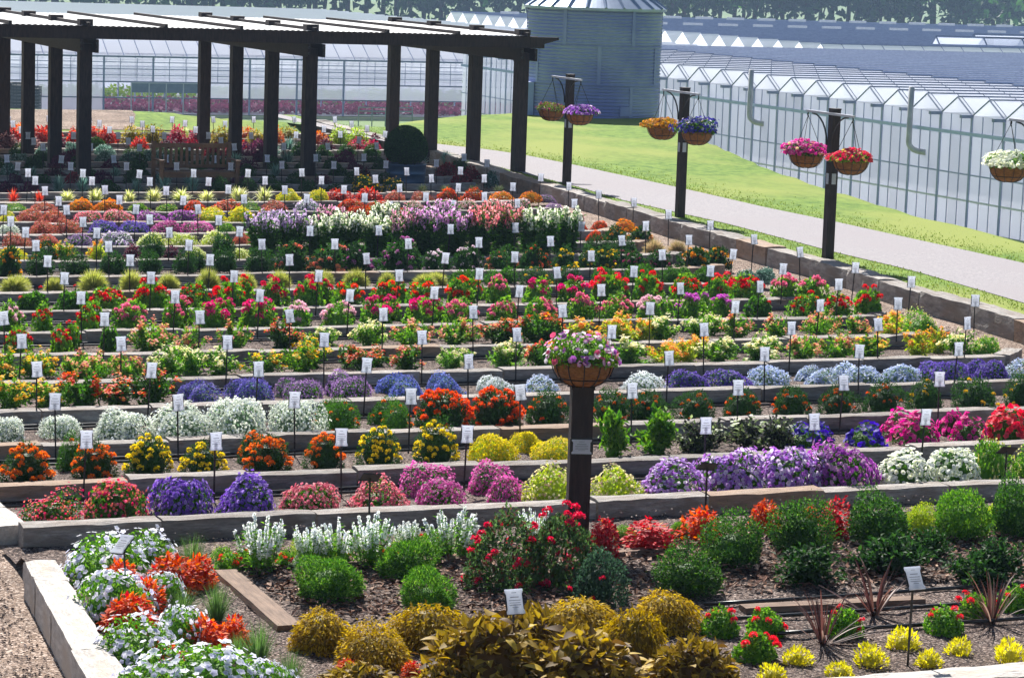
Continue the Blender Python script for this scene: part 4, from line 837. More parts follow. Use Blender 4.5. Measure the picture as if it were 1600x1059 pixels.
row(15, .55, [('leafy', 28, 38, 18), ('rust', 72, 42, 20), ('oran', 127, 42, 22), ('oran', 171, 42, 22), ('leafy', 215, 38, 18), ('leafy', 262, 40, 18), ('redo', 305, 40, 20), ('redo', 350, 48, 22), ('leafy', 394, 38, 20), ('rust', 432, 38, 20), ('whitev', 480, 42, 22), ('redo', 550, 44, 22), ('redo', 596, 42, 20), ('pinkw', 650, 38, 20), ('pinkw', 695, 36, 20), ('pinkw', 732, 38, 22), ('pinkw', 775, 42, 22), ('pinkw', 815, 36, 20), ('mauve', 862, 32, 14)])
row(16, .55, [('redstrap', 20, 28, 22), ('redstrap', 62, 26, 20), ('rosette', 105, 34, 24), ('rosette', 150, 36, 24), ('rosette', 202, 28, 22), ('rosette', 240, 36, 26), ('rosette', 284, 38, 24), ('rosette', 322, 38, 22), ('rosette', 372, 38, 26), ('rosette', 412, 34, 26), ('yell', 451, 40, 24), ('yell', 498, 34, 24), ('fcolR', 532, 44, 24), ('fcolR', 576, 42, 24), ('rust', 616, 36, 20), ('rust', 658, 34, 20), ('redo', 700, 38, 24), ('redo', 736, 36, 24), ('oran', 788, 44, 20), ('oran', 826, 36, 18), ('mauve', 852, 30, 14)])
row(17, .55, [('shadeP', 12, 34, 20), ('shadeP', 50, 34, 20), ('bluestrap', 92, 38, 32), ('bluestrap', 128, 34, 30), ('shadeG', 170, 34, 24), ('bluestrap', 214, 34, 32), ('bluestrap', 256, 34, 30), ('bluestrap', 300, 36, 32), ('bush', 344, 34, 28), ('bush', 388, 34, 28), ('bush', 432, 34, 24), ('shadeG', 480, 36, 22), ('shadeG', 520, 36, 20), ('rudb', 572, 48, 30), ('rudb', 618, 46, 28), ('rosette', 660, 28, 18), ('rosette', 696, 28, 18), ('rosette', 740, 28, 16), ('rosette', 780, 26, 16)])
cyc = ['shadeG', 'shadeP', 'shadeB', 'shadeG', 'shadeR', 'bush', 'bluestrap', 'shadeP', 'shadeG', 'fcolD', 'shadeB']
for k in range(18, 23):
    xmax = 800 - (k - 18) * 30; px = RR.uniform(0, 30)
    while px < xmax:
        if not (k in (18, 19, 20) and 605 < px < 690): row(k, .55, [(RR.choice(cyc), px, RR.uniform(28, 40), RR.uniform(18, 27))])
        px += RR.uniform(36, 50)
row(23, .6, [('fcolS', 12, 40, 30), ('fcolS', 48, 40, 28), ('fcolD', 92, 36, 24), ('shadeG', 150, 36, 24), ('fcolR', 218, 34, 24), ('fcolD', 262, 36, 22), ('shadeR', 300, 36, 22), ('fcolR', 372, 34, 20), ('shadeP', 410, 36, 22), ('bluestrap', 450, 30, 24), ('fcolD', 510, 34, 22), ('fcolP', 556, 34, 24), ('fcolP', 582, 30, 22)])
row(24, .6, [('fcolR', 18, 44, 30), ('fcolR', 62, 42, 28), ('fcolR', 120, 40, 28), ('fcolR', 168, 40, 28), ('fcolY', 205, 40, 34), ('fcolY', 238, 40, 34), ('fcolP', 276, 36, 32), ('fcolP', 306, 36, 30), ('fcolY', 346, 40, 30), ('fcolY', 400, 36, 26), ('fcolO', 430, 38, 30), ('fcolO', 496, 36, 28), ('fcolL', 530, 36, 32), ('fcolL', 560, 34, 30), ('fcolD', 586, 26, 22)])
row(25, .5, [('fcolO', 30, 40, 26), ('fcolR', 80, 40, 24), ('fcolR', 140, 40, 24), ('limeW', 285, 26, 20), ('fcolO', 385, 36, 24), ('fcolY', 450, 36, 24)])

# front bed
def fb(key, px, py, wp, hp, rot=None):
    p = G(px, py, FZ - .05); sc_ = depth(*p) / F
    q = {'shrub': 1.12, 'coleus': 1.18, 'rose_bush': 1.1, 'petunia': 1.1, 'geranium': 1.12}.get(K[key]['name'], 1.1); wp *= q; hp *= 1 + (q - 1) * .7
    plant_at(key, p[0], p[1], FZ - .06, wp * sc_, max(hp - .2 * wp * .5, 8) * sc_, 0, rot)
for e in [('petwhite', 165, 905, 150, 82), ('petwhite', 225, 890, 110, 70), ('petwhite', 180, 965, 150, 84), ('petwhite', 250, 945, 100, 60), ('petwhite', 215, 1040, 160, 90), ('petwhite', 285, 1020, 110, 80), ('petwhite', 320, 1085, 200, 92), ('petwhite', 230, 1100, 150, 80), ('petwhite', 415, 1085, 90, 60),
          ('colO', 190, 922, 70, 50), ('colO', 268, 925, 90, 64), ('colO', 312, 915, 60, 50), ('colO', 200, 985, 90, 62), ('colO', 225, 958, 60, 56), ('colO', 318, 1022, 84, 62), ('colO', 362, 1010, 60, 50), ('colO', 256, 1048, 76, 50),
          ('spiky', 300, 900, 86, 74), ('spiky', 285, 962, 76, 52), ('spiky', 338, 968, 74, 66), ('spiky', 405, 1035, 84, 72), ('spiky', 452, 1072, 84, 64), ('spiky', 372, 1032, 60, 50),
          ('angel', 405, 893, 84, 84), ('angel', 486, 884, 56, 62), ('angel', 524, 886, 64, 72), ('angel', 578, 882, 84, 80), ('angel', 704, 873, 80, 76), ('angel', 832, 868, 50, 72), ('leafy', 445, 880, 44, 30), ('leafy', 622, 872, 50, 34), ('redbeg', 610, 880, 36, 32), ('leafy', 660, 866, 44, 34), ('redbeg', 744, 868, 34, 34), ('leafy', 348, 878, 44, 30), ('redbeg', 382, 884, 36, 30), ('angel', 636, 862, 44, 50), ('redbeg', 358, 888, 44, 30), ('redbeg', 446, 888, 34, 30), ('redbeg', 532, 880, 30, 40), ('redbeg', 668, 862, 40, 36), ('dusty', 466, 890, 38, 34), ('boxY', 476, 872, 36, 36),
          ('fern', 515, 935, 108, 78), ('fern', 636, 902, 96, 68), ('fern', 672, 955, 104, 72), ('rosebush', 786, 916, 124, 122), ('rosebush', 872, 912, 124, 114), ('roselow', 930, 940, 96, 86),
          ('colR', 944, 872, 50, 56), ('boxL', 976, 846, 34, 28), ('colR', 1014, 858, 86, 54), ('colO', 1096, 846, 70, 56), ('boxL', 1062, 838, 30, 26), ('colO', 1192, 832, 56, 52), ('colR', 1302, 840, 52, 60), ('colO', 1268, 818, 30, 30), ('colR', 945, 848, 44, 40),
          ('box', 1076, 928, 104, 84), ('box', 1146, 884, 104, 88), ('box', 1252, 862, 98, 86), ('box', 1372, 852, 100, 86), ('boxY', 1436, 834, 52, 52), ('boxL', 1502, 842, 90, 82), ('box', 1585, 838, 84, 90), ('boxY', 1552, 824, 40, 44),
          ('broad', 1262, 912, 116, 66), ('broad', 1392, 896, 116, 66), ('broad', 1548, 912, 130, 72), ('broad', 1450, 872, 80, 50),
          ('cordy', 1286, 1006, 140, 108), ('cordy', 1366, 962, 140, 100), ('cordy', 1550, 974, 130, 100),
          ('redmini', 1126, 990, 64, 46), ('redmini', 1196, 992, 64, 46), ('redmini', 1180, 1030, 74, 52), ('redmini', 1318, 992, 54, 46), ('redmini', 1476, 988, 66, 46), ('redmini', 1522, 962, 60, 40), ('redmini', 1585, 952, 54, 42),
          ('yelsm', 1244, 1036, 46, 32), ('yelsm', 1208, 1060, 50, 32), ('yelsm', 1312, 1056, 52, 32), ('yelsm', 1360, 1038, 56, 38), ('yelsm', 1412, 1012, 54, 38), ('yelsm', 1450, 1040, 44, 30), ('yelsm', 1498, 1022, 48, 32), ('yelsm', 1578, 1034, 56, 42),
          ('colY', 500, 1012, 104, 64), ('colY', 585, 1038, 124, 70), ('colY', 668, 1010, 116, 70), ('colY', 906, 996, 124, 68), ('colY', 988, 1036, 94, 84), ('colY', 1040, 982, 96, 62),
          ('colB', 760, 1072, 190, 118), ('colB', 900, 1078, 190, 104), ('colB', 830, 1050, 150, 104), ('colB', 1082, 1078, 130, 84), ('colB', 560, 1090, 130, 62), ('colB', 690, 1088, 90, 60), ('colO', 540, 1056, 40, 30), ('colO', 645, 1060, 40, 30)]: fb(*e)
for j, (ya, yb) in enumerate(((13.35, 13.35), (13.75, 13.73), (14.12, 14.1))):
    pts = [(x, ya + .015 * math.sin(x * 2 + j) + RR.uniform(-.006, .006), FZ - .025) for x in np.arange(7.0, 11.8, .35)]
    tag(link('drip_hose', MB().tube(pts, .012, 6).mesh('drip_hose', M_hose, True)), 'black drip hose across the right front bed, %s to the viewer' % ('nearest', 'second nearest', 'third nearest')[j], 'hose', 'drip irrigation hoses')

rat = {}
for a in REQ:
    if a[5]: rat.setdefault(a[0], []).append(2 * a[5] / a[4])
for key, v in rat.items():
    if K[key]['fn'] in (g_dome, g_heads, g_coleus, g_shrub, g_lantana, g_bigleaf): K[key]['k']['hr'] = float(np.clip(np.mean(v), .35, 1.7))
for a in REQ: plant_now(*a)

lawn_blades()

# labels: look first, then the row and the count from the left among its likes
from collections import defaultdict
byrow = defaultdict(list)
for o, key, where in PLANTS: byrow[(where, K[key]['desc'])].append((o, key))
for (where, desc), lst in byrow.items():
    lst.sort(key=lambda e: (e[0].location.x * math.cos(YAW) - e[0].location.y * math.sin(YAW)) / depth(*e[0].location))
    rn = 'the front bed' if where == 0 else 'the front terrace row' if where == 1 else 'the %s terrace row' % ORD[where]
    short = desc.replace(' in the pergola shade', '')
    for i, (o, key) in enumerate(lst):
        n = len(lst)
        pos = '' if n == 1 else (', leftmost' if i == 0 else ', rightmost' if i == n - 1 else ', %s from left' % ORD[i + 1])
        tag(o, '%s%s in %s' % (short, pos, rn), K[key]['cat'], ('plants of ' + rn) if n > 1 else None)

# ------------------------------------------------------------------ plant signs
def panelmesh(w_=.092, h_=.128):
    pr = [(-.5, -.5), (-.46, -.5), (.46, -.5), (.5, -.5), (.5, -.40), (.43, -.30), (.43, .30), (.5, .40), (.5, .5), (-.5, .5), (-.5, .40), (-.43, .30), (-.43, -.30), (-.5, -.40)]
    n = len(pr); t = .004; V = [(x * w_, -t + .012 * abs(z) ** 2 * -1, z * h_) for x, z in pr] + [(x * w_, t - .012 * abs(z) ** 2, z * h_) for x, z in pr]
    me = bpy.data.meshes.new('panel')
    me.from_pydata(V, [], [list(range(n)), list(range(2 * n - 1, n - 1, -1))] + [[i, n + i, n + (i + 1) % n, (i + 1) % n] for i in range(n)])
    me.materials.append(M_card); return me
PANEL = panelmesh()
BACK = MB().box((-.047, .0045, -.064), (-.040, .0085, .064)).box((.040, .0045, -.064), (.047, .0085, .064)).box((-.04, .0045, -.066), (.04, .0085, -.058)).box((-.009, .0045, -.058), (.009, .012, -.01)).mesh('back_plate', M_black)
BACKDARK = MB().box((-.062, -.003, -.045), (.062, .003, .045)).box((-.068, -.006, -.05), (.068, .004, -.044)).mesh('panel', M_black)
def stakemesh(h_): return MB().box((-.006, -.003, -.12), (.006, .003, h_)).mesh('stake', M_black)
STK = stakemesh(1.0)
SIGNS = {
 1: [(131, 687), (337, 689), (536, 683), (728, 677), (1105, 665), (1273, 659), (1444, 651)],
 2: [(88, 627), (281, 629), (463, 625), (641, 619), (816, 613), (990, 610), (1156, 605), (1316, 598), (1470, 592)],
 3: [(58, 577), (232, 578), (401, 576), (570, 570), (735, 565), (1045, 559), (1198, 553), (1345, 549), (1494, 545)],
 4: [(31, 533), (190, 537), (354, 535), (508, 531), (661, 527), (809, 523), (958, 518), (1103, 515), (1237, 512), (1375, 507), (1511, 505)],
 5: [(9, 497), (162, 499), (311, 495), (456, 494), (599, 491), (742, 488), (882, 486), (1017, 482), (1150, 479), (1278, 477), (1404, 474), (1525, 470)],
 6: [(128, 465), (271, 464), (404, 462), (544, 461), (677, 457), (810, 455), (938, 453), (1062, 451), (1186, 448), (1309, 444), (1422, 440)],
 7: [(100, 435), (235, 434), (364, 432), (495, 431), (621, 430), (747, 428), (872, 426), (989, 424), (1108, 423), (1223, 420), (1334, 418)],
 8: [(75, 408), (203, 407), (326, 406), (453, 406), (573, 404), (693, 403), (806, 402), (923, 400), (1037, 398), (1143, 397), (1253, 394)],
 9: [(58, 384), (171, 385), (294, 383), (411, 382), (525, 381), (638, 381), (750, 379), (861, 377), (973, 376), (1076, 375), (1177, 374)],
 10: [(38, 363), (151, 364), (265, 363), (375, 362), (485, 361), (591, 360), (702, 358), (804, 356), (908, 354), (1011, 353), (1110, 352)],
 11: [(18, 346), (128, 347), (235, 343), (340, 344), (447, 342), (755, 338), (1046, 335)],
 12: [(4, 328), (105, 328), (210, 327), (311, 327), (612, 322), (707, 320), (808, 318), (899, 318), (991, 316)],
 13: [(90, 314), (187, 312), (285, 313), (383, 311), (478, 310), (571, 309), (666, 308), (757, 307), (937, 304)],
 14: [(71, 298), (165, 297), (262, 298), (356, 296), (447, 297), (536, 296), (625, 294), (715, 293), (802, 292), (890, 291)],
 15: [(55, 282), (145, 283), (236, 284), (325, 284), (414, 282), (503, 282), (588, 280), (675, 279), (757, 279), (843, 277)],
 16: [(42, 270), (129, 271), (216, 272), (301, 271), (387, 271), (472, 270), (555, 268), (636, 268), (719, 267)],
 17: [(26, 260), (110, 260), (198, 260), (277, 260), (360, 260), (442, 258), (521, 258), (604, 257), (683, 255), (762, 255)],
 18: [(12, 248), (94, 249), (178, 249), (258, 248), (335, 249), (417, 248), (494, 247), (570, 246), (648, 246), (725, 246)],
 20: [(68, 230), (142, 230), (219, 231), (295, 230), (368, 230), (442, 229), (514, 229), (589, 228)],
 21: [(54, 221), (201, 221), (347, 220), (417, 220), (486, 220), (559, 219)],
 22: [(44, 212), (115, 212), (185, 212), (255, 212), (325, 212), (393, 212), (463, 211), (533, 210), (601, 210)],
 23: [(33, 203), (170, 203), (239, 202), (305, 203), (506, 202), (573, 201)],
 24: [(22, 194), (154, 193), (222, 194), (288, 193), (353, 194), (549, 194)],
 25: [(12, 187), (77, 186), (141, 187), (207, 187), (270, 187), (335, 187), (398, 187), (461, 187), (525, 187)]}
def sign(X, Y, gz, pz, label, group='plant signs on stakes', big=1.0, rz=0, tilt=.10):
    t = thing('plant_sign', label, 'sign', (X, Y, gz), rz, group)
    st = link('stake', STK, t, (0, .012, 0), (1, 1, max(pz - gz, .1)))
    p = link('panel', PANEL, t, (0, -.004, pz - gz), big); p.rotation_euler = (-tilt + RR.uniform(-.12, .12), RR.uniform(-.06, .06), RR.uniform(-.1, .1)); t.rotation_euler[0] = RR.uniform(-.05, .05); t.rotation_euler[1] = RR.uniform(-.05, .05)
    b = link('back_plate', BACK, p)
    return t
for k, lst in SIGNS.items():
    lst.sort()
    for i, (px, py) in enumerate(lst):
        P = G(px, py, .47); Y = P[1]; gz = bed_z(Y)
        pos = 'leftmost' if i == 0 else 'rightmost' if i == len(lst) - 1 else ORD[i + 1] + ' from left'
        o = sign(P[0], Y, gz, .47, 'white plant card on black stake, %s of the %s line of signs' % (pos, 'nearest' if k == 1 else ORD[k]), rz=RR.uniform(-.3, .25) - .05)
for (px, py, hh, lb) in ((803, 940, .42, 'white plant card before the bronze coleus in the front bed'), (1427, 902, .45, 'white plant card beside the red cordyline in the front bed')):
    P = G(px, py, .16 + hh); sign(P[0], P[1], FZ - .05, .16 + hh, lb, 'plant signs in the front bed', 1.05, -.15, .55)
P = G(196, 850, .50); t = sign(P[0], P[1], FZ - .05, .50, 'tilted white card seen edge on above the white petunias', 'plant signs in the front bed', 1.05, -1.0, .95)
for (px, py, lb) in ((579, 745, 'black empty sign plate before the salmon flower mound'), (1106, 728, 'black empty sign plate before the violet flowers'), (1574, 703, 'black empty sign plate at the right edge of the front terrace')):
    P = G(px, py, .52); t = thing('sign_plate', lb, 'sign', (P[0], min(P[1], WY(1) - .12), .1), -.05, 'black sign plates')
    link('stake', STK, t, (0, .01, 0), (1, 1, .42)); o = link('panel', BACKDARK, t, (0, 0, .42)); o.rotation_euler = (.9, .1, 0)

# ------------------------------------------------------------------ hanging baskets and their posts
def bowlmesh(r=.2, h=.18, k=24):
    mb = MB(); V = []; Q = []
    n = 7
    for i in range(n):
        a = i / (n - 1) * math.pi / 2 * .94; rr = r * math.cos(a) ** .75; z = -h * math.sin(a)
        for j in range(k): V.append((rr * math.cos(j * 2 * math.pi / k) * (1 + .012 * math.sin(j * 5)), rr * math.sin(j * 2 * math.pi / k) * (1 + .012 * math.sin(j * 3)), z))
    for i in range(n - 1):
        for j in range(k): Q.append([i * k + j, i * k + (j + 1) % k, (i + 1) * k + (j + 1) % k, (i + 1) * k + j])
    V.append((0, 0, -h)); T = [[(n - 1) * k + j, (n - 1) * k + (j + 1) % k, n * k] for j in range(k)]
    V.append((0, 0, -.02)); T += [[(j + 1) % k, j, n * k + 1] for j in range(k)]
    return mb.add(V, Q, T).mesh('bowl', M_coco, True)
def wiremesh(r=.2, h=.18, nv=12):
    mb = MB()
    for i in (0, 3, 5.3):
        a = i / 6 * math.pi / 2 * .94; rr = r * math.cos(a) ** .75 * 1.02; z = -h * math.sin(a)
        an = np.linspace(0, 2 * math.pi, 29); mb.tube(np.stack([rr * np.cos(an), rr * np.sin(an), 0 * an + z], 1), .004, 4, cap=False)
    for j in range(nv):
        b = j * 2 * math.pi / nv; P = []
        for i in range(7):
            a = i / 6 * math.pi / 2 * .94; rr = r * math.cos(a) ** .75 * 1.025; P.append((rr * math.cos(b), rr * math.sin(b), -h * math.sin(a) * 1.02))
        mb.tube(P, .0035, 4, cap=False)
    return mb.mesh('wire_frame', M_black)
BOWL = bowlmesh(); WIRE = wiremesh()
def chainmesh(h=.42, r=.19):
    mb = MB()
    for j in range(3):
        b = j * 2.094 + .3; mb.tube([(r * math.cos(b), r * math.sin(b), 0), (0, 0, h)], .0035, 4, cap=False)
    return mb.tube([(0, 0, h - .02), (.012, 0, h + .01), (0, 0, h + .045)], .005, 4).mesh('chains', M_black)
CHAIN = chainmesh()
dome('bkV', '', GR, [('#b07ad0', 3, '#6a2c90'), ('#d0a4e2', 2), ('#8f55b8', 2), ('#efdff2', 1)], nf=420, fs=.10, hr=.6)
dome('bkG', '', [('#7a8a3a', 3), ('#5a7030', 2), ('#7a3c4c', 1)], [('#a04a68', 2)], nf=40, fs=.08, hr=.45)
dome('bkY', '', [('#b09a3a', 2), ('#8a7a34', 2)], [('#e2a63a', 3), ('#d08a3c', 2)], nf=480, fs=.08, hr=.55)
dome('bkB', '', GR, [('#4a44a0', 4), ('#5f5ab8', 2), ('#e0dcf0', .6), ('#e8e0a0', .5)], nf=360, fs=.09, hr=.7)
dome('bkM', '', GR, [('#d2469a', 4), ('#e47ab8', 2), ('#f0d8a0', .5)], nf=360, fs=.10, hr=.55)
dome('bkR', '', LG, [('#e0405e', 4), ('#ee6a6e', 2), ('#f0d070', .6)], nf=340, fs=.10, hr=.5)
dome('bkW', '', LG, [('#f2f3ea', 4, '#d8dc90'), ('#e4e8dc', 2)], nf=620, fs=.09, hr=.6)
dome('bkMix', '', LG, [('#d98ac0', 3, '#f0e0f0'), ('#f0ecf2', 2), ('#b870c4', 1.5), ('#e06a8a', .7)], nf=150, fs=.09, nl=1900, ls=.11, hr=.62, k=6, amp=.2)
def basket(label, X, Y, z, key, r=.22, chains=True, group='hanging flower baskets', h=.9):
    t = thing('flower_basket', label, 'basket', (X, Y, z), RR.uniform(0, 6), group); s = r / .2
    link('bowl', BOWL, t, None, s); link('wire_frame', WIRE, t, None, s)
    if chains: link('chains', CHAIN, t, None, s)
    g = variant(key)
    for n in ('foliage', 'flowers'): link(n, g[n], t, (0, 0, -.03), (r * 1.1, r * 1.1, r * 1.15 * h))
    return t
POSTS = [(1293, 405, 172, 'bkM', 'bkR', 'basket of magenta flowers hanging from the third lawn post', 'basket of coral red flowers hanging from the third lawn post', 'dark basket post on lawn with magenta and red baskets'),
         (1062, 340, 139, 'bkY', 'bkB', 'basket of golden orange flowers left of the second lawn post', 'basket of dark blue flowers right of the second lawn post', 'dark basket post before the silo with golden and blue baskets'),
         (885, 291, 118, 'bkG', 'bkV', 'sparse green basket hanging left of the first lawn post', 'basket of bright violet flowers on the first lawn post', 'farthest dark basket post on lawn with violet basket')]
def basketpost(X, Y, z, hh, label):
    t = thing('basket_post', label, 'post', (X, Y, z), 0, 'dark wooden basket posts on the lawn')
    link('post', MB().box((-.058, -.058, -.3), (.058, .058, hh)).box((-.062, -.062, hh), (.062, .062, hh + .02)).mesh('post', M_dark), t)
    o = link('cross_arm', MB().box((-.02, -.62, hh - .065), (.02, .62, hh - .035)).mesh('cross_arm', M_whitemetal), t); o.location.x = -.065
    for s in (-1, 1):
        an = np.linspace(0, math.pi / 2, 7); pts = [(-.065, s * (.06 + .42 * (1 - math.cos(a))), hh - .46 + .39 * math.sin(a)) for a in an]
        link('bracket', MB().tube(pts, .012, 5).mesh('bracket', M_black), t)
        link('hook', MB().tube([(-.065, s * .6, hh - .06), (-.065, s * .61, hh - .1), (-.065, s * .59, hh - .13)], .009, 5).mesh('hook', M_black), t)
    link('name_plate', MB().box((-.03, -.064, .98), (.03, -.0595, 1.12)).mesh('name_plate', M_card), t)
    link('name_plate', MB().box((-.064, -.03, .98), (-.0595, .03, 1.12)).mesh('name_plate', M_card), t)
    return t
for px, py, hh, k1, k2, l1, l2, lb in POSTS:
    P = G(px, py, .2); hh = zat(px + 8, hh, P[0], P[1]) - .2; basketpost(P[0], P[1], .2, hh, lb)
    zc = .2 + hh - .12 - .46
    basket(l1, P[0] - .065, P[1] + .6, zc - .01, k1, .23); basket(l2, P[0] - .065, P[1] - .6, zc, k2, .23)
P = np.array([17.35, 26.7, .2]); basketpost(P[0], P[1], .2, 2.1, 'basket post at the right edge carrying the white basket')
basket('basket of white flowers hanging at the right edge', P[0] - .065, P[1] + .6, 1.72, 'bkW', .23)
# the big post in the front bed
cX, cY = 7.06, 16.2
t = thing('garden_post', 'thick dark post with flower basket in the front bed', 'post', (cX, cY, .1), -.28)
PH = G(921, 612, 0); 
topz = H - (H - 0) * 0 
zt = zat(920, 606, cX, cY)
link('post', MB().box((-.072, -.072, -.3), (.072, .072, zt - .1)).box((-.078, -.078, zt - .1), (.078, .078, zt - .085)).mesh('post', M_dark), t)
sg = link('card', PANEL, t, (-.0, -.0865, zat(921, 694, cX, cY) - .1), (1.45, 1, .75))
link('card_holder', MB().box((-.078, -.082, zat(921, 694, cX, cY) - .1 - .055), (.078, -.0725, zat(921, 694, cX, cY) - .1 + .055)).mesh('card_holder', M_black), t)
basket('coco lined basket of mixed pink and white flowers on thick post', cX, cY, zat(920, 560, cX, cY) + .0, 'bkMix', .208, False, None, 1.0)

# ------------------------------------------------------------------ pergola
gX = [6.15, 10.05, 13.96, 17.86]; gY = [44.2, 46.45, 48.75, 51.0]
ZP = zat(812, 84, 17.86, 44.2)
t = thing('pergola', 'dark timber pergola with white roof panels over the back rows', 'pergola', (gX[0], gY[0], 0))
def pp(name, lo, hi, mt=M_dark, smooth=False, parent=None):
    mb = MB().box(np.array(lo) - (gX[0], gY[0], 0), np.array(hi) - (gX[0], gY[0], 0)); return link(name, mb.mesh(name, mt), parent or t)
for x in gX[1:]:
    for y in gY: pp('post', (x - .105, y - .105, -.1), (x + .105, y + .105, ZP + .02))
for x in gX[1:]:
    for s in (-1, 1):
        a, b = (x + s * .105, x + s * .155); lo, hi = min(a, b), max(a, b)
        pp('side_beam', (lo + .001, gY[0] - .35, ZP - .12), (hi + .001, gY[-1] + .3, ZP + .10))
zb = ZP + .10
for y, nm in ((gY[0] - .16, 'front_beam'), (gY[0] + .16, 'front_beam'), (gY[-1] - .16, 'back_beam'), (gY[-1] + .16, 'back_beam')):
    pp(nm, (gX[0] - 2.5, y - .03, zb + .003), (gX[-1] + .35, y + .03, zb + .20))
for i, y in enumerate(gY[1:-1]): pp('middle_beam', (gX[0] - 2.5, y - .03, zb + .003), (gX[-1] + .2, y + .03, zb + .16))
V = [(gX[-1] + .35 - gX[0], -.03 - .16, zb + .08), (gX[-1] + .35 - gX[0], .03 - .16, zb + .08), (gX[-1] + .35 - gX[0], .03 - .16, zb + .20), (gX[-1] + .35 - gX[0], -.03 - .16, zb + .20), (gX[-1] + .62 - gX[0], -.03 - .16, zb + .155), (gX[-1] + .62 - gX[0], .03 - .16, zb + .155), (gX[-1] + .62 - gX[0], .03 - .16, zb + .20), (gX[-1] + .62 - gX[0], -.03 - .16, zb + .20)]
link('beam_tail', MB().add(V, [[0, 1, 5, 4], [3, 7, 6, 2], [0, 4, 7, 3], [1, 2, 6, 5], [4, 5, 6, 7]]).mesh('beam_tail', M_dark), t)
BOLT = MB().tube([(0, 0, 0), (0, -.02, 0)], .022, 8).mesh('bolt', M_black)
for x in gX[1:]:
    for dx_ in (-.13, .13):
        for dz in (-.06, .04): link('bolt', BOLT, t, (x + dx_ - gX[0], -.351, ZP + dz))
zr = zb + .203
rx = []
for x in [gX[0] - 2.6 + 1.3 * i for i in range(12)]:
    if x < gX[-1] + .1: rx.append(x)
for x in rx: pp('rafter', (x - .025, gY[0] - .32, zr), (x + .025, gY[-1] + .35, zr + .075))
for x in gX[1:]:
    for y in gY: pp('post_cap', (x - .11, y - .11, zr + .02), (x + .11, y + .11, zr + .12))
for a, b in zip(rx[:-1], rx[1:]):                       # corrugated white sheets between the rafters
    n = 26; xs = np.linspace(a + .028, b - .028, n); zz = zr + .018 + .007 * np.cos(np.arange(n) * math.pi)
    y0, y1 = gY[0] - .22, gY[-1] + .3; V = np.concatenate([np.stack([xs, np.full(n, y0), zz], 1), np.stack([xs, np.full(n, y1), zz + .01], 1)]) - (gX[0], gY[0], 0)
    i = np.arange(n - 1); link('roof_panel', mesh('roof_panel', V, [np.stack([i, i + 1, i + 1 + n, i + n], 1)], None, M_roofpanel), t)

# ------------------------------------------------------------------ bench, topiary in its tub
P = G(312, 302, .05); b = thing('garden_bench', 'wooden slatted garden bench in the pergola shade', 'bench', (P[0], P[1] + .3, .02), .02)
W2 = .63
for s in (-1, 1):
    link('leg', MB().box((s * W2 - .03, -.28, 0), (s * W2 + .03, -.22, .62)).mesh('leg', M_teak), b)
    link('leg', MB().box((s * W2 - .03, .2, 0), (s * W2 + .03, .26, .92)).box((s * W2 - .035, .195, .92), (s * W2 + .035, .265, .95)).mesh('leg', M_teak), b)
    link('arm_rest', MB().box((s * W2 - .04, -.31, .622), (s * W2 + .04, .195, .65)).mesh('arm_rest', M_teak), b)
for i in range(6): link('seat_slat', MB().box((-W2 + .032, -.27 + i * .078, .40), (W2 - .032, -.21 + i * .078, .422)).mesh('seat_slat', M_teak), b)
link('seat_rail', MB().box((-W2 + .031, -.268, .32), (W2 - .031, -.235, .398)).mesh('seat_rail', M_teak), b)
link('back_rail', MB().box((-W2 + .031, .21, .84), (W2 - .031, .25, .92)).mesh('back_rail', M_teak), b); link('back_rail', MB().box((-W2 + .031, .21, .46), (W2 - .031, .25, .52)).mesh('back_rail', M_teak), b)
for i in range(13): link('back_slat', MB().box((-W2 + .09 + i * .088, .22, .521), (-W2 + .135 + i * .088, .238, .839)).mesh('back_slat', M_teak), b)

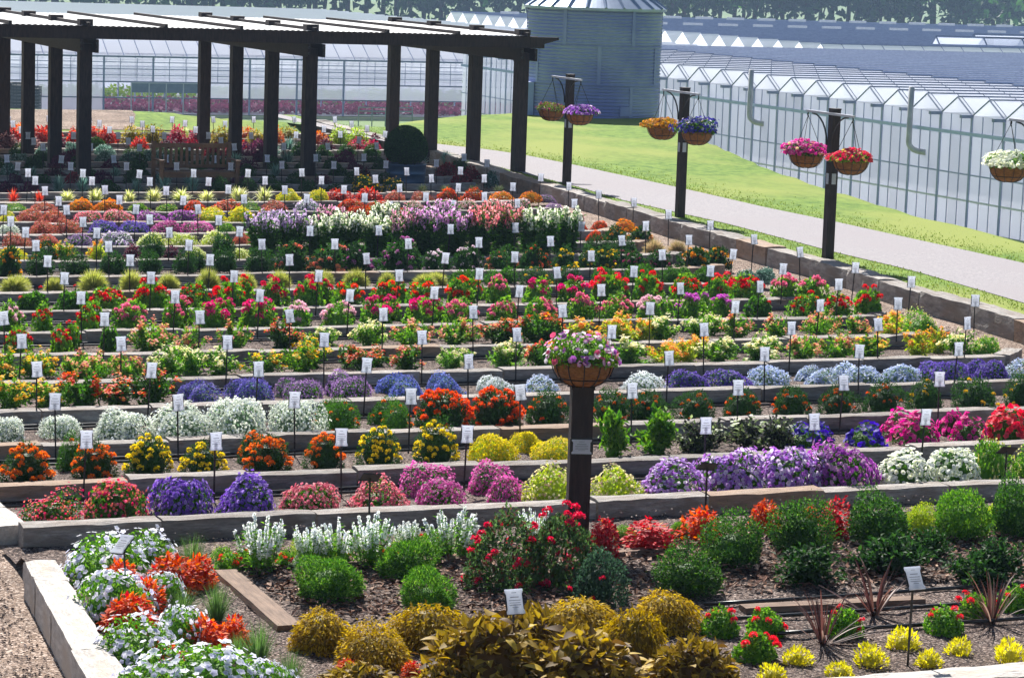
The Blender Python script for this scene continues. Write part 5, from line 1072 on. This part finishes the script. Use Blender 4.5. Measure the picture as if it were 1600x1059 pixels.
P = G(636, 284, .05)
def tubmesh(r=.36, h=.36, k=40):
    V = []; Q = []
    prof = [(r * .93, 0), (r * .94, h * .1), (r * .965, h * .13), (r * .95, h * .17), (r * .97, h * .5), (r * .99, h * .53), (r * .975, h * .57), (r * .99, h * .93), (r * 1.02, h * .95), (r * 1.02, h), (r * .96, h), (r * .95, h * .9), (.02, h * .9)]
    for a, z in prof:
        for j in range(k): V.append((a * math.cos(j * 2 * math.pi / k), a * math.sin(j * 2 * math.pi / k), z))
    for i in range(len(prof) - 1):
        for j in range(k): Q.append([i * k + j, i * k + (j + 1) % k, (i + 1) * k + (j + 1) % k, (i + 1) * k + j])
    return mesh('tub', V, [np.array(Q)], None, M_tank, True)
tag(link('planter_tub', tubmesh(), None, (P[0], P[1] + .1, 0)), 'round steel tub holding the clipped topiary', 'planter')
def topiary():
    r = np.random.default_rng(3); mb = MB(); n = 9000; D = hemi(n, low=-.75, r=r)
    def shp(D, s):
        C = D * s * (.36, .36, 1); C[:, 2] = np.where(D[:, 2] > 0, .26 + D[:, 2] * .40 * s, .26 + D[:, 2] * .27 * s); return C
    C = shp(D, 1.0) * (1 + r.normal(0, .012, (n, 1))); c, _ = pick(DG, n, r, .3)
    V = []; Q = []; k = 20; rows_ = np.linspace(-.95, .999, 12)
    for z in rows_:
        for j in range(k): q = math.sqrt(1 - z * z); V.append((q * math.cos(j * 6.2832 / k), q * math.sin(j * 6.2832 / k), z))
    for i in range(11):
        for j in range(k): Q.append([i * k + j, i * k + (j + 1) % k, (i + 1) * k + (j + 1) % k, (i + 1) * k + j])
    mb.add(shp(np.array(V), .955), Q, c=c.mean(0))
    mb.leaves(C, D + r.normal(0, .6, D.shape), D + r.normal(0, .5, D.shape), .028 * r.uniform(.7, 1.3, n), .016, c)
    t = thing('topiary', 'egg shaped clipped evergreen topiary in the steel tub', 'topiary', (P[0], P[1] + .1, .34))
    link('foliage', mb.mesh('foliage', M_leaf), t); link('trunk', MB().tube([(0, 0, -.02), (0, 0, .15)], .03, 8).mesh('trunk', M_trunk), t)
topiary()

b.scale = (1, 1, .86)

# ------------------------------------------------------------------ silo
S = G(926, 190, .1); sd = depth(*S); sr = 104.5 / F * sd; S = S + np.array([math.sin(YAW), math.cos(YAW), 0]) * sr * .9; sd = depth(*S); sr = 104.5 / F * sd
SHt = zat(925, 10, S[0], S[1]); sz0 = -.9
t = thing('silo', 'blue grey corrugated steel grain silo standing behind the lawn', 'silo', (S[0], S[1], sz0))
nc = 46; k = 128; hh = SHt - sz0; zz = np.linspace(0, hh, nc * 4 + 1); rr = sr + .02 * np.sin(np.arange(nc * 4 + 1) * math.pi / 2)
an = np.arange(k) * 2 * math.pi / k; V = np.stack([rr[:, None] * np.cos(an), rr[:, None] * np.sin(an), np.repeat(zz[:, None], k, 1)], -1).reshape(-1, 3)
i = np.arange(len(zz) - 1)[:, None] * k; j = np.arange(k)[None]
link('wall', mesh('wall', V, [np.stack([i + j, i + (j + 1) % k, i + k + (j + 1) % k, i + k + j], -1).reshape(-1, 4)], None, M_zinc, True), t)
for q in range(1, 4):                                    # lap joints with bolts
    z = hh * q / 4; a2 = np.linspace(0, 2 * math.pi, 65)
    link('ring_seam', MB().tube(np.stack([(sr + .012) * np.cos(a2), (sr + .012) * np.sin(a2), 0 * a2 + z], 1), .013, 4, cap=False).mesh('ring_seam', M_zinc), t)
for q in range(4):
    for jx in range(6):
        a = jx * 1.047 + (q % 2) * .52 + .2; M = np.array([[math.cos(a), -math.sin(a), 0, 0], [math.sin(a), math.cos(a), 0, 0], [0, 0, 1, 0]], float)
        link('panel_seam', MB().box((sr + .002, -.05, hh * q / 4 + .03), (sr + .018, .05, hh * (q + 1) / 4 - .03), M=M).mesh('panel_seam', M_zinc), t)
rk = 24; er = sr + .10; top = hh + .95; V = []; Q = []; a2 = np.arange(96) * 2 * math.pi / 96
V = np.concatenate([np.stack([er * np.cos(a2), er * np.sin(a2), 0 * a2 + hh - .02], 1), np.stack([.3 * np.cos(a2), .3 * np.sin(a2), 0 * a2 + top], 1), np.stack([er * np.cos(a2), er * np.sin(a2), 0 * a2 + hh - .08], 1)])
j = np.arange(96); rf = link('roof', mesh('roof', V, [np.stack([j, (j + 1) % 96, 96 + (j + 1) % 96, 96 + j], 1), np.stack([192 + j, 192 + (j + 1) % 96, (j + 1) % 96, j], 1)], None, M_zincroof), t)
for q in range(rk):
    a = q * 2 * math.pi / rk; c, s = math.cos(a), math.sin(a)
    link('roof_rib', MB().tube([(er * c, er * s, hh - .03), (.32 * c, .32 * s, top + .03)], .045, 4).mesh('roof_rib', M_zincroof), rf)
link('roof_cap', MB().tube([(0, 0, top - .05), (0, 0, top + .15)], [.34, .3], 20).mesh('roof_cap', M_zincroof), t)
az = math.atan2(-S[1], -S[0]) - 1.12; bx_ = np.array([math.cos(az), math.sin(az)]) * (sr + .1)
M = np.array([[math.cos(az), -math.sin(az), 0, bx_[0]], [math.sin(az), math.cos(az), 0, bx_[1]], [0, 0, 1, 0]], float)
link('utility_box', MB().box((-.08, -.2, 1.0), (.12, .2, 1.88), M=M).box((.12, -.18, 1.02), (.135, .18, 1.86), M=M).mesh('utility_box', M_box), t)
az2 = math.atan2(-S[1], -S[0]) + .5; M = np.array([[math.cos(az2), -math.sin(az2), 0, math.cos(az2) * (sr + .01)], [math.sin(az2), math.cos(az2), 0, math.sin(az2) * (sr + .01)], [0, 0, 1, 0]], float)
link('hatch', MB().box((0, -.14, 1.15), (.05, .14, 1.38), M=M).mesh('hatch', M_zinc), t)

# ------------------------------------------------------------------ greenhouses on the plain below
def sawtooth(mb, X0, X1, Y0, n, pitch, zg, zr_):
    for i in range(n):
        y = Y0 + i * pitch
        mb.add([(X0, y, zg), (X1, y, zg), (X1, y + pitch / 2, zr_), (X0, y + pitch / 2, zr_)], [[0, 1, 2, 3]])
        mb.add([(X0, y + pitch / 2, zr_), (X1, y + pitch / 2, zr_), (X1, y + pitch, zg), (X0, y + pitch, zg)], [[0, 1, 2, 3]])
# left range: its long eave faces the garden
LY = 216.0; LX0, LX1 = 22.0, 112.0; zg1 = -4.75; zr1 = -3.35
t = thing('greenhouse', 'wide glass greenhouse range behind the pergola on the left', 'greenhouse', (LX0, LY, PLAIN))
o3 = np.array([LX0, LY, PLAIN])
def gp(name, mb, mt, parent=None):
    mb.v = [v - o3 for v in mb.v]; return link(name, mb.mesh(name, mt), parent or t)
def bar(mb, a, b, w_=.05):
    mb.tube([a, b], w_, 4)
xs = np.arange(LX0, LX1 + .1, 1.32)
for a, b_x in zip(xs[:-1], xs[1:]): gp('roof_pane', MB().add([(a + .03, LY, zg1), (b_x - .03, LY, zg1), (b_x - .03, LY + 2.4, zr1), (a + .03, LY + 2.4, zr1)], [[0, 1, 2, 3]]), M_glass)
mb = MB()
for x in xs: bar(mb, (x, LY, zg1), (x, LY + 2.4, zr1), .04)
bar(mb, (LX0, LY + 2.4, zr1), (LX1, LY + 2.4, zr1), .06)
gp('glazing_bars', mb, M_frame)
gp('gutter', MB().box((LX0, LY - .22, zg1 - .16), (LX1, LY - .02, zg1 - .01)), M_gutter)
bays = np.arange(LX0, LX1 + .1, 4.1)
for i, x in enumerate(bays): gp('wall_post', MB().box((x - .07, LY - .1, PLAIN), (x + .07, LY + .02, zg1 - .16)), M_frame)
dx0, dx1 = XofPX(205, LY, -8), XofPX(312, LY, -8)
for a, b_x in zip(bays[:-1], bays[1:]):
    for (z0, z1, cut) in ((-6.85, zg1 - .2, 0), (-8.15, -6.95, 0), (-9.45, -8.22, 1)):
        mid = (a + b_x) / 2
        if cut and mid > XofPX(318, LY, -9): continue          # side rolled up: the crop shows
        if dx0 - 1.5 < mid < dx1 + 1.0 and z1 < -6: continue
        gp('wall_pane', MB().add([(a + .09, LY - .04, z0), (b_x - .09, LY - .04, z0), (b_x - .09, LY - .04, z1), (a + .09, LY - .04, z1)], [[0, 1, 2, 3]]), M_glass)
        if z1 > -6.5:
            for f in (.33, .67): gp('mullion', MB().box((a + (b_x - a) * f - .025, LY - .075, z0), (a + (b_x - a) * f + .025, LY - .045, z1)), M_frame)
for z in (-5.3, -5.85, -6.35): gp('rail', MB().box((LX0, LY - .085, z - .03), (LX1, LY - .062, z + .03)), M_frame)
for z in (-6.9, -8.18): gp('rail', MB().box((LX0, LY - .13, z - .05), (LX1, LY - .086, z + .05)), M_gutter)
dr = gp('roll_door', MB().box((dx0, LY - .2, -7.75), (dx1, LY - .16, -7.0)), M_gutter)
for x in np.linspace(dx0, dx1, 5)[1:-1]: gp('door_bar', MB().box((x - .05, LY - .22, PLAIN), (x + .05, LY - .205, -7.0)), M_whitemetal, t)
gp('door_frame', MB().box((dx0 - .08, LY - .24, PLAIN), (dx0, LY - .13, -6.95)).box((dx1, LY - .24, PLAIN), (dx1 + .08, LY - .13, -6.95)).box((dx0, LY - .24, -7.0), (dx1, LY - .205, -6.92)), M_whitemetal)
mb = MB(); sawtooth(mb, LX0 - 60, LX1, LY + 4.8, 27, 4.8, zg1, zr1)
mb.add([(LX0, LY + 2.4, zr1), (LX1, LY + 2.4, zr1), (LX1, LY + 4.8, zg1), (LX0, LY + 4.8, zg1)], [[0, 1, 2, 3]])
gp('roof', mb, M_glassroof)
mb = MB()
for i in range(28): y = LY + i * 4.8; mb.add([(LX1, y, zg1), (LX1, y + 4.8, zg1), (LX1, y + 2.4, zr1)], None, [[0, 1, 2]])
gp('end_gables', mb, M_glassroof)
mb = MB()                                                # inside frames seen through the glass
for yy in (LY + 6, LY + 12, LY + 20):
    for x in bays: mb.box((x - .05, yy, PLAIN), (x + .05, yy + .1, zg1))
    for z in (-5.4, -6.2, -7.2): mb.box((LX0, yy, z), (LX1, yy + .06, z + .09))
gp('inner_frame', mb, M_frame)
gp('floor', MB().add([(LX0, LY, PLAIN + .01), (LX1, LY, PLAIN + .01), (LX1, LY + 60, PLAIN + .01), (LX0, LY + 60, PLAIN + .01)], [[0, 1, 2, 3]]), M_floor)
gp('end_wall', MB().add([(LX1, LY, PLAIN), (LX1, LY + 134, PLAIN), (LX1, LY + 134, zg1), (LX1, LY, zg1)], [[0, 1, 2, 3]]), M_glass)
gp('screen', MB().add([(LX0, LY + 40, PLAIN), (LX1, LY + 40, PLAIN), (LX1, LY + 40, zg1), (LX0, LY + 40, zg1)], [[0, 1, 2, 3]]), M_glass)
for q, (yy, dy, pal, hgt) in enumerate(((LY + 1.2, 3.0, [('#a0506c', 3), ('#8a4860', 2), ('#c08a9a', 1)], .45), (LY + 8, 6, [('#9a5068', 3), ('#7f4a5a', 2), ('#7a8460', 1)], .5), (LY + 20, 9, [('#8aa03c', 3), ('#6f8a34', 2)], .7))):
    n = 5200; r = np.random.default_rng(q); C = np.stack([r.uniform(LX0 + 1, LX1 - 1, n), r.uniform(yy, yy + dy, n), PLAIN + .05 + r.uniform(0, hgt, n)], 1); c, _ = pick(pal, n, r, .25)
    mb = MB(); mb.leaves(C, r.normal(0, 1, (n, 3)) * (1, 1, .4) + (0, 0, .5), r.normal(0, 1, (n, 3)) + (0, 0, 1), .5, .35, c)
    o = link('greenhouse_crop', mb.mesh('greenhouse_crop', M_leaf)); o['kind'] = 'stuff'; o['category'] = 'crop'
    o['label'] = ('rows of wine red potted plants just inside the left greenhouse', 'deeper rows of wine red plants inside the left greenhouse', 'pale green crop at the back of the left greenhouse')[q]

# right range: gable ends face the path
GX = 76.0; wv = 3.2; zpk = -2.5; zgt = -3.42
t = thing('greenhouse', 'glass greenhouse with a row of gables beyond the right lawn', 'greenhouse', (GX, 96, PLAIN)); o3 = np.array([GX, 96.0, PLAIN])
ng = 33; Y0g = 95.0
for i in range(ng):
    y = Y0g + i * wv
    gp('gable_pane', MB().add([(GX, y + .05, zgt), (GX, y + wv - .05, zgt), (GX, y + wv / 2, zpk - .03)], None, [[0, 1, 2]]), M_glass)
    mb = MB(); bar(mb, (GX - .03, y, zgt), (GX - .03, y + wv / 2, zpk), .055); bar(mb, (GX - .03, y + wv / 2, zpk), (GX - .03, y + wv, zgt), .055); gp('gable_trim', mb, M_gutter)
    gp('gutter_spout', MB().box((GX - .75, y - .12, zgt - .12), (GX - .02, y + .12, zgt + .06)), M_gutter)
    gp('wall_post', MB().box((GX - .08, y - .09, PLAIN - 2), (GX - .015, y + .09, zgt - .05)), M_frame)
    for f0 in range(3):
        a, b_y = y + .1 + f0 * (wv - .1) / 3, y + (f0 + 1) * (wv - .1) / 3
        gp('wall_pane', MB().add([(GX, a, PLAIN - 1), (GX, b_y, PLAIN - 1), (GX, b_y, -4.45), (GX, a, -4.45)], [[0, 1, 2, 3]]), M_glass)
        if f0: gp('mullion', MB().box((GX - .05, a - .06, PLAIN - 1), (GX - .015, a - .01, zgt)), M_frame)
    gp('upper_pane', MB().add([(GX, y + .1, -4.35), (GX, y + wv - .1, -4.35), (GX, y + wv - .1, zgt - .02), (GX, y + .1, zgt - .02)], [[0, 1, 2, 3]]), M_glass)
Ye = Y0g + ng * wv
gp('rail', MB().box((GX - .12, Y0g, -4.5), (GX - .085, Ye, -4.3)), M_box)
gp('rail', MB().box((GX - .06, Y0g, -8.0), (GX - .02, Ye, -7.9)), M_whitemetal); gp('rail', MB().box((GX - .06, Y0g, -6.6), (GX - .02, Ye, -6.52)), M_frame)
mb = MB(); sawtooth(mb, GX + .02, GX + 13.5, Y0g, ng, wv, zgt, zpk); gp('clear_roof', mb, M_glass)
mb = MB()
for i in range(ng):
    y = Y0g + i * wv
    for x in np.arange(GX + .2, GX + 13.4, 1.65):
        bar(mb, (x, y, zgt + .02), (x, y + wv / 2, zpk + .02), .03)
    bar(mb, (GX, y + wv / 2, zpk + .02), (GX + 13.5, y + wv / 2, zpk + .02), .04)
gp('roof_bars', mb, M_gutter)
mb = MB(); sawtooth(mb, GX + 13.5, GX + 110, Y0g, ng, wv, zgt, zpk); gp('shaded_roof', mb, M_blueroof)
mb = MB()
for i in range(ng): bar(mb, (GX + 13.5, Y0g + i * wv + wv / 2, zpk + .03), (GX + 110, Y0g + i * wv + wv / 2, zpk + .03), .06)
gp('ridge_caps', mb, M_whitemetal)
gp('inner_wall', MB().add([(GX + 13.5, Y0g, PLAIN), (GX + 13.5, Ye, PLAIN), (GX + 13.5, Ye, zgt), (GX + 13.5, Y0g, zgt)], [[0, 1, 2, 3]]), M_floor)
gp('floor', MB().add([(GX, Y0g, PLAIN + .02), (GX + 13.5, Y0g, PLAIN + .02), (GX + 13.5, Ye, PLAIN + .02), (GX, Ye, PLAIN + .02)], [[0, 1, 2, 3]]), M_floor)
for px, y0, y1, lb in ((1172, 109, 192, 'pale vertical vent pipe on the far greenhouse gable'), (1424, 136, 236, 'pale vertical vent pipe on the nearer greenhouse gable')):
    zz0 = 0
    d_ = [XofPX(px, yy, -4) for yy in np.arange(95, 200, .5)]; yy = float(np.interp(-(GX - .4), -np.array(d_)[::1] if d_[0] > d_[-1] else np.array(d_) * -1, np.arange(95, 200, .5))) if False else float(np.arange(95, 200, .5)[np.argmin(np.abs(np.array(d_) - (GX - .5)))])
    za, zb_ = zat(px, y0, GX - .5, yy), zat(px, y1, GX - .5, yy)
    pts = [(GX - .5, yy, za), (GX - .5, yy, zb_ + .5)] + [(GX - .5 + .5 * (1 - math.cos(a)), yy - .5 * (1 - math.cos(a)), zb_ + .5 - .5 * math.sin(a)) for a in np.linspace(.3, 1.57, 5)] + [(GX + .05, yy - 1.0, zb_)]
    tag(link('vent_pipe', MB().tube(pts, .16, 12).mesh('vent_pipe', M_pipe, True)), lb, 'pipe', 'greenhouse vent pipes')
# far range behind it
t = thing('greenhouse', 'farther greenhouse roofs with white ridges below the forest', 'greenhouse', (112, 206, PLAIN)); o3 = np.array([112.0, 206.0, PLAIN])
mb = MB(); sawtooth(mb, 112, 330, 206, 24, 4.0, -3.6, -2.3); gp('roof', mb, M_glassroof)
gp('front_wall', MB().add([(112, 206, PLAIN), (330, 206, PLAIN), (330, 206, -3.6), (112, 206, -3.6)], [[0, 1, 2, 3]]), M_glass)
gp('end_wall', MB().add([(112, 206, PLAIN), (112, 302, PLAIN), (112, 302, -3.6), (112, 206, -3.6)], [[0, 1, 2, 3]]), M_glass)
mb = MB()
for x in np.arange(112, 330, 2.0): bar(mb, (x, 206, -3.58), (x, 208, -2.28), .045)
for i in range(24): bar(mb, (112, 208 + i * 4, -2.27), (330, 208 + i * 4, -2.27), .07)
gp('glazing_bars', mb, M_frame)
for yv, zv in ((262, -2.0), (294, -1.95)):
    for x in np.arange(116, 250, 4.2): gp('roof_vent', MB().box((x, yv, -2.35), (x + 2.3, yv + .2, zv)), M_whitemetal)
for i, (px, yy) in enumerate(((1466, 213), (1540, 213), (1525, 224), (1600, 213))):
    X = XofPX(px, yy, -2); mbx = MB().add([(X - .2, yy - 1.7, -3.3), (X - .2, yy + 1.7, -3.3), (X - .2, yy, -1.6), (X + 9, yy - 1.7, -3.3), (X + 9, yy + 1.7, -3.3), (X + 9, yy, -1.6)], [[0, 3, 5, 2], [1, 2, 5, 4]], [[0, 2, 1]])
    dm = gp('dormer', mbx, M_glass); mbx = MB(); bar(mbx, (X - .25, yy - 1.7, -3.3), (X - .25, yy, -1.55), .09); bar(mbx, (X - .25, yy, -1.55), (X - .25, yy + 1.7, -3.3), .09); bar(mbx, (X - .25, yy, -1.55), (X + 9, yy, -1.55), .09)
    gp('dormer_frame', mbx, M_gutter)

# ------------------------------------------------------------------ small things by the greenhouse
def cratemesh():
    mb = MB()
    for z in (0, .09, .18): mb.box((-.6, -.5, z), (.6, -.46, z + .055)).box((-.6, .46, z), (.6, .5, z + .055)).box((-.6, -.46, z), (-.56, .46, z + .055)).box((.56, -.46, z), (.6, .46, z + .055))
    for x in (-.6, -.2, .18, .56): mb.box((x, -.505, 0), (x + .05, -.455, .24))
    mb.box((-.56, -.46, .01), (.56, .46, .03)); return mb.mesh('black_crate', M_black)
CR = cratemesh(); 
for j, (px, n) in enumerate(((6, 8), (27, 8), (50, 7))):
    for i in range(n):
        Y = 200.0; X = XofPX(px, Y, -8.5); z0 = zat(px, 170, X, Y)
        tag(link('black_crate', CR, None, (X, Y, z0 + i * .245), (1.0, 1.0, 1.0), RR.uniform(-.03, .03)), 'black plastic crate, %s up in the %s stack before the left greenhouse' % (ORD[i + 1], ('leftmost', 'middle', 'rightmost')[j]), 'crate', 'black crates stacked by the greenhouse')
Yr = 61.5; t = thing('metal_railing', 'grey metal railing at the lawn edge beside the topiary', 'railing', (XofPX(560, Yr), Yr, 0))
xa, xb = XofPX(556, Yr), XofPX(640, Yr)
for z in (.12, .21, .3): link('rail', MB().tube([(0, 0, z), (xb - xa, 0, z)], .015, 5).mesh('rail', M_frame), t)
for i in range(5): link('post', MB().tube([((xb - xa) * i / 4, 0, -.4), ((xb - xa) * i / 4, 0, .31)], .015, 6).mesh('post', M_frame), t)

# ------------------------------------------------------------------ forest behind
def treemesh(seed, pal, hgt=16.0, wd=5.0):
    r = np.random.default_rng(seed); mb = MB(); n = 2600; nb = 26
    B = hemi(nb, low=-.5, r=r) * (wd * .62, wd * .62, hgt * .30) * r.uniform(.5, 1.0, (nb, 1)) + (0, 0, hgt * .58); br = r.uniform(.9, 2.0, nb)
    i = r.integers(0, nb, n); D = r.normal(0, 1, (n, 3)); D /= np.linalg.norm(D, axis=1)[:, None]; C = B[i] + D * (br[i] * r.uniform(.6, 1.05, n))[:, None]
    c, _ = pick(pal, n, r, .3); mb.leaves(C, D + r.normal(0, .7, D.shape), D + (0, 0, .4) + r.normal(0, .5, D.shape), r.uniform(.4, .9, n), r.uniform(.3, .6, n), c)
    tb = MB(); tb.tube([(0, 0, -.5), (.1, 0, hgt * .3), (0, .1, hgt * .75)], [.32, .24, .08], 8)
    for q in range(7): tb.tube([(0, 0, hgt * (.25 + .06 * q)), B[q] * .6 + np.array([0, 0, hgt * .22]), B[q]], [.12, .08, .03], 5)
    return mb.mesh('crown', M_leaf), tb.mesh('trunk', M_trunk)
TV = [treemesh(s, p) for s, p in enumerate((DG, GR, [('#5f7a38', 3), ('#7d9446', 2), ('#4a6630', 2)], DG, [('#3f6a4a', 3), ('#33583c', 2)], GR))]
px = -60; TR = []
while px < 1680:
    for rowi, (Y0t, dY) in enumerate(((366, 10), (384, 10))):
        Y = Y0t + RR.uniform(0, dY) + (0 if px > 500 else 0); X = XofPX(px + rowi * 22 + RR.uniform(-8, 8), Y, -2)
        v = RR.choice([0, 0, 1, 2, 3, 4, 5] if px > 600 else [0, 0, 3, 4, 1]); s = RR.uniform(.95, 1.5)
        o = bpy.data.objects.new('forest_tree', None); COL.objects.link(o); o.location = (X, Y, PLAIN - .3); o.scale = (s * 1.05, s * 1.05, s); o.rotation_euler[2] = RR.uniform(0, 6.28)
        link('crown', TV[v][0], o); link('trunk', TV[v][1], o); TR.append((px + rowi, rowi, o))
    px += RR.uniform(34, 46)
for rowi in (0, 1):
    L = [e for e in TR if e[1] == rowi]
    for i, e in enumerate(L): tag(e[2], 'broad green forest tree beyond the greenhouses, %s from left in the %s tree line' % (ORD[i + 1] if i < 30 else str(i + 1) + 'th', ('nearer', 'farther')[rowi]), 'tree', 'forest beyond the greenhouses')
# undergrowth that closes the foot of the wood
n = 9000; r = np.random.default_rng(9); xx = r.uniform(20, 400, n); C = np.stack([xx, 358 + r.uniform(0, 6, n), PLAIN + r.uniform(0, 12, n)], 1); c, _ = pick(DG, n, r, .3)
mb = MB(); mb.leaves(C, r.normal(0, 1, (n, 3)), r.normal(0, 1, (n, 3)) + (0, -.5, .5), 1.6, 1.0, c); o = link('forest_undergrowth', mb.mesh('forest_undergrowth', M_leaf)); o['kind'] = 'stuff'; o['label'] = 'dense dark undergrowth along the forest edge'; o['category'] = 'undergrowth'

# ------------------------------------------------------------------ summer haze
mt = bpy.data.materials.new('haze'); mt.use_nodes = True; n = mt.node_tree.nodes; n.remove(n['Principled BSDF'])
v = n.new('ShaderNodeVolumePrincipled'); v.inputs['Color'].default_value = (.50, .70, 1, 1); v.inputs['Density'].default_value = .0005; v.inputs['Anisotropy'].default_value = 0
mt.node_tree.links.new(v.outputs[0], n['Material Output'].inputs['Volume'])
o = link('haze', MB().box((-700, -300, PLAIN - 1.2), (900, 800, 24)).mesh('haze', mt)); o['kind'] = 'stuff'; o['label'] = 'pale blue summer haze over the whole site'; o['category'] = 'haze'
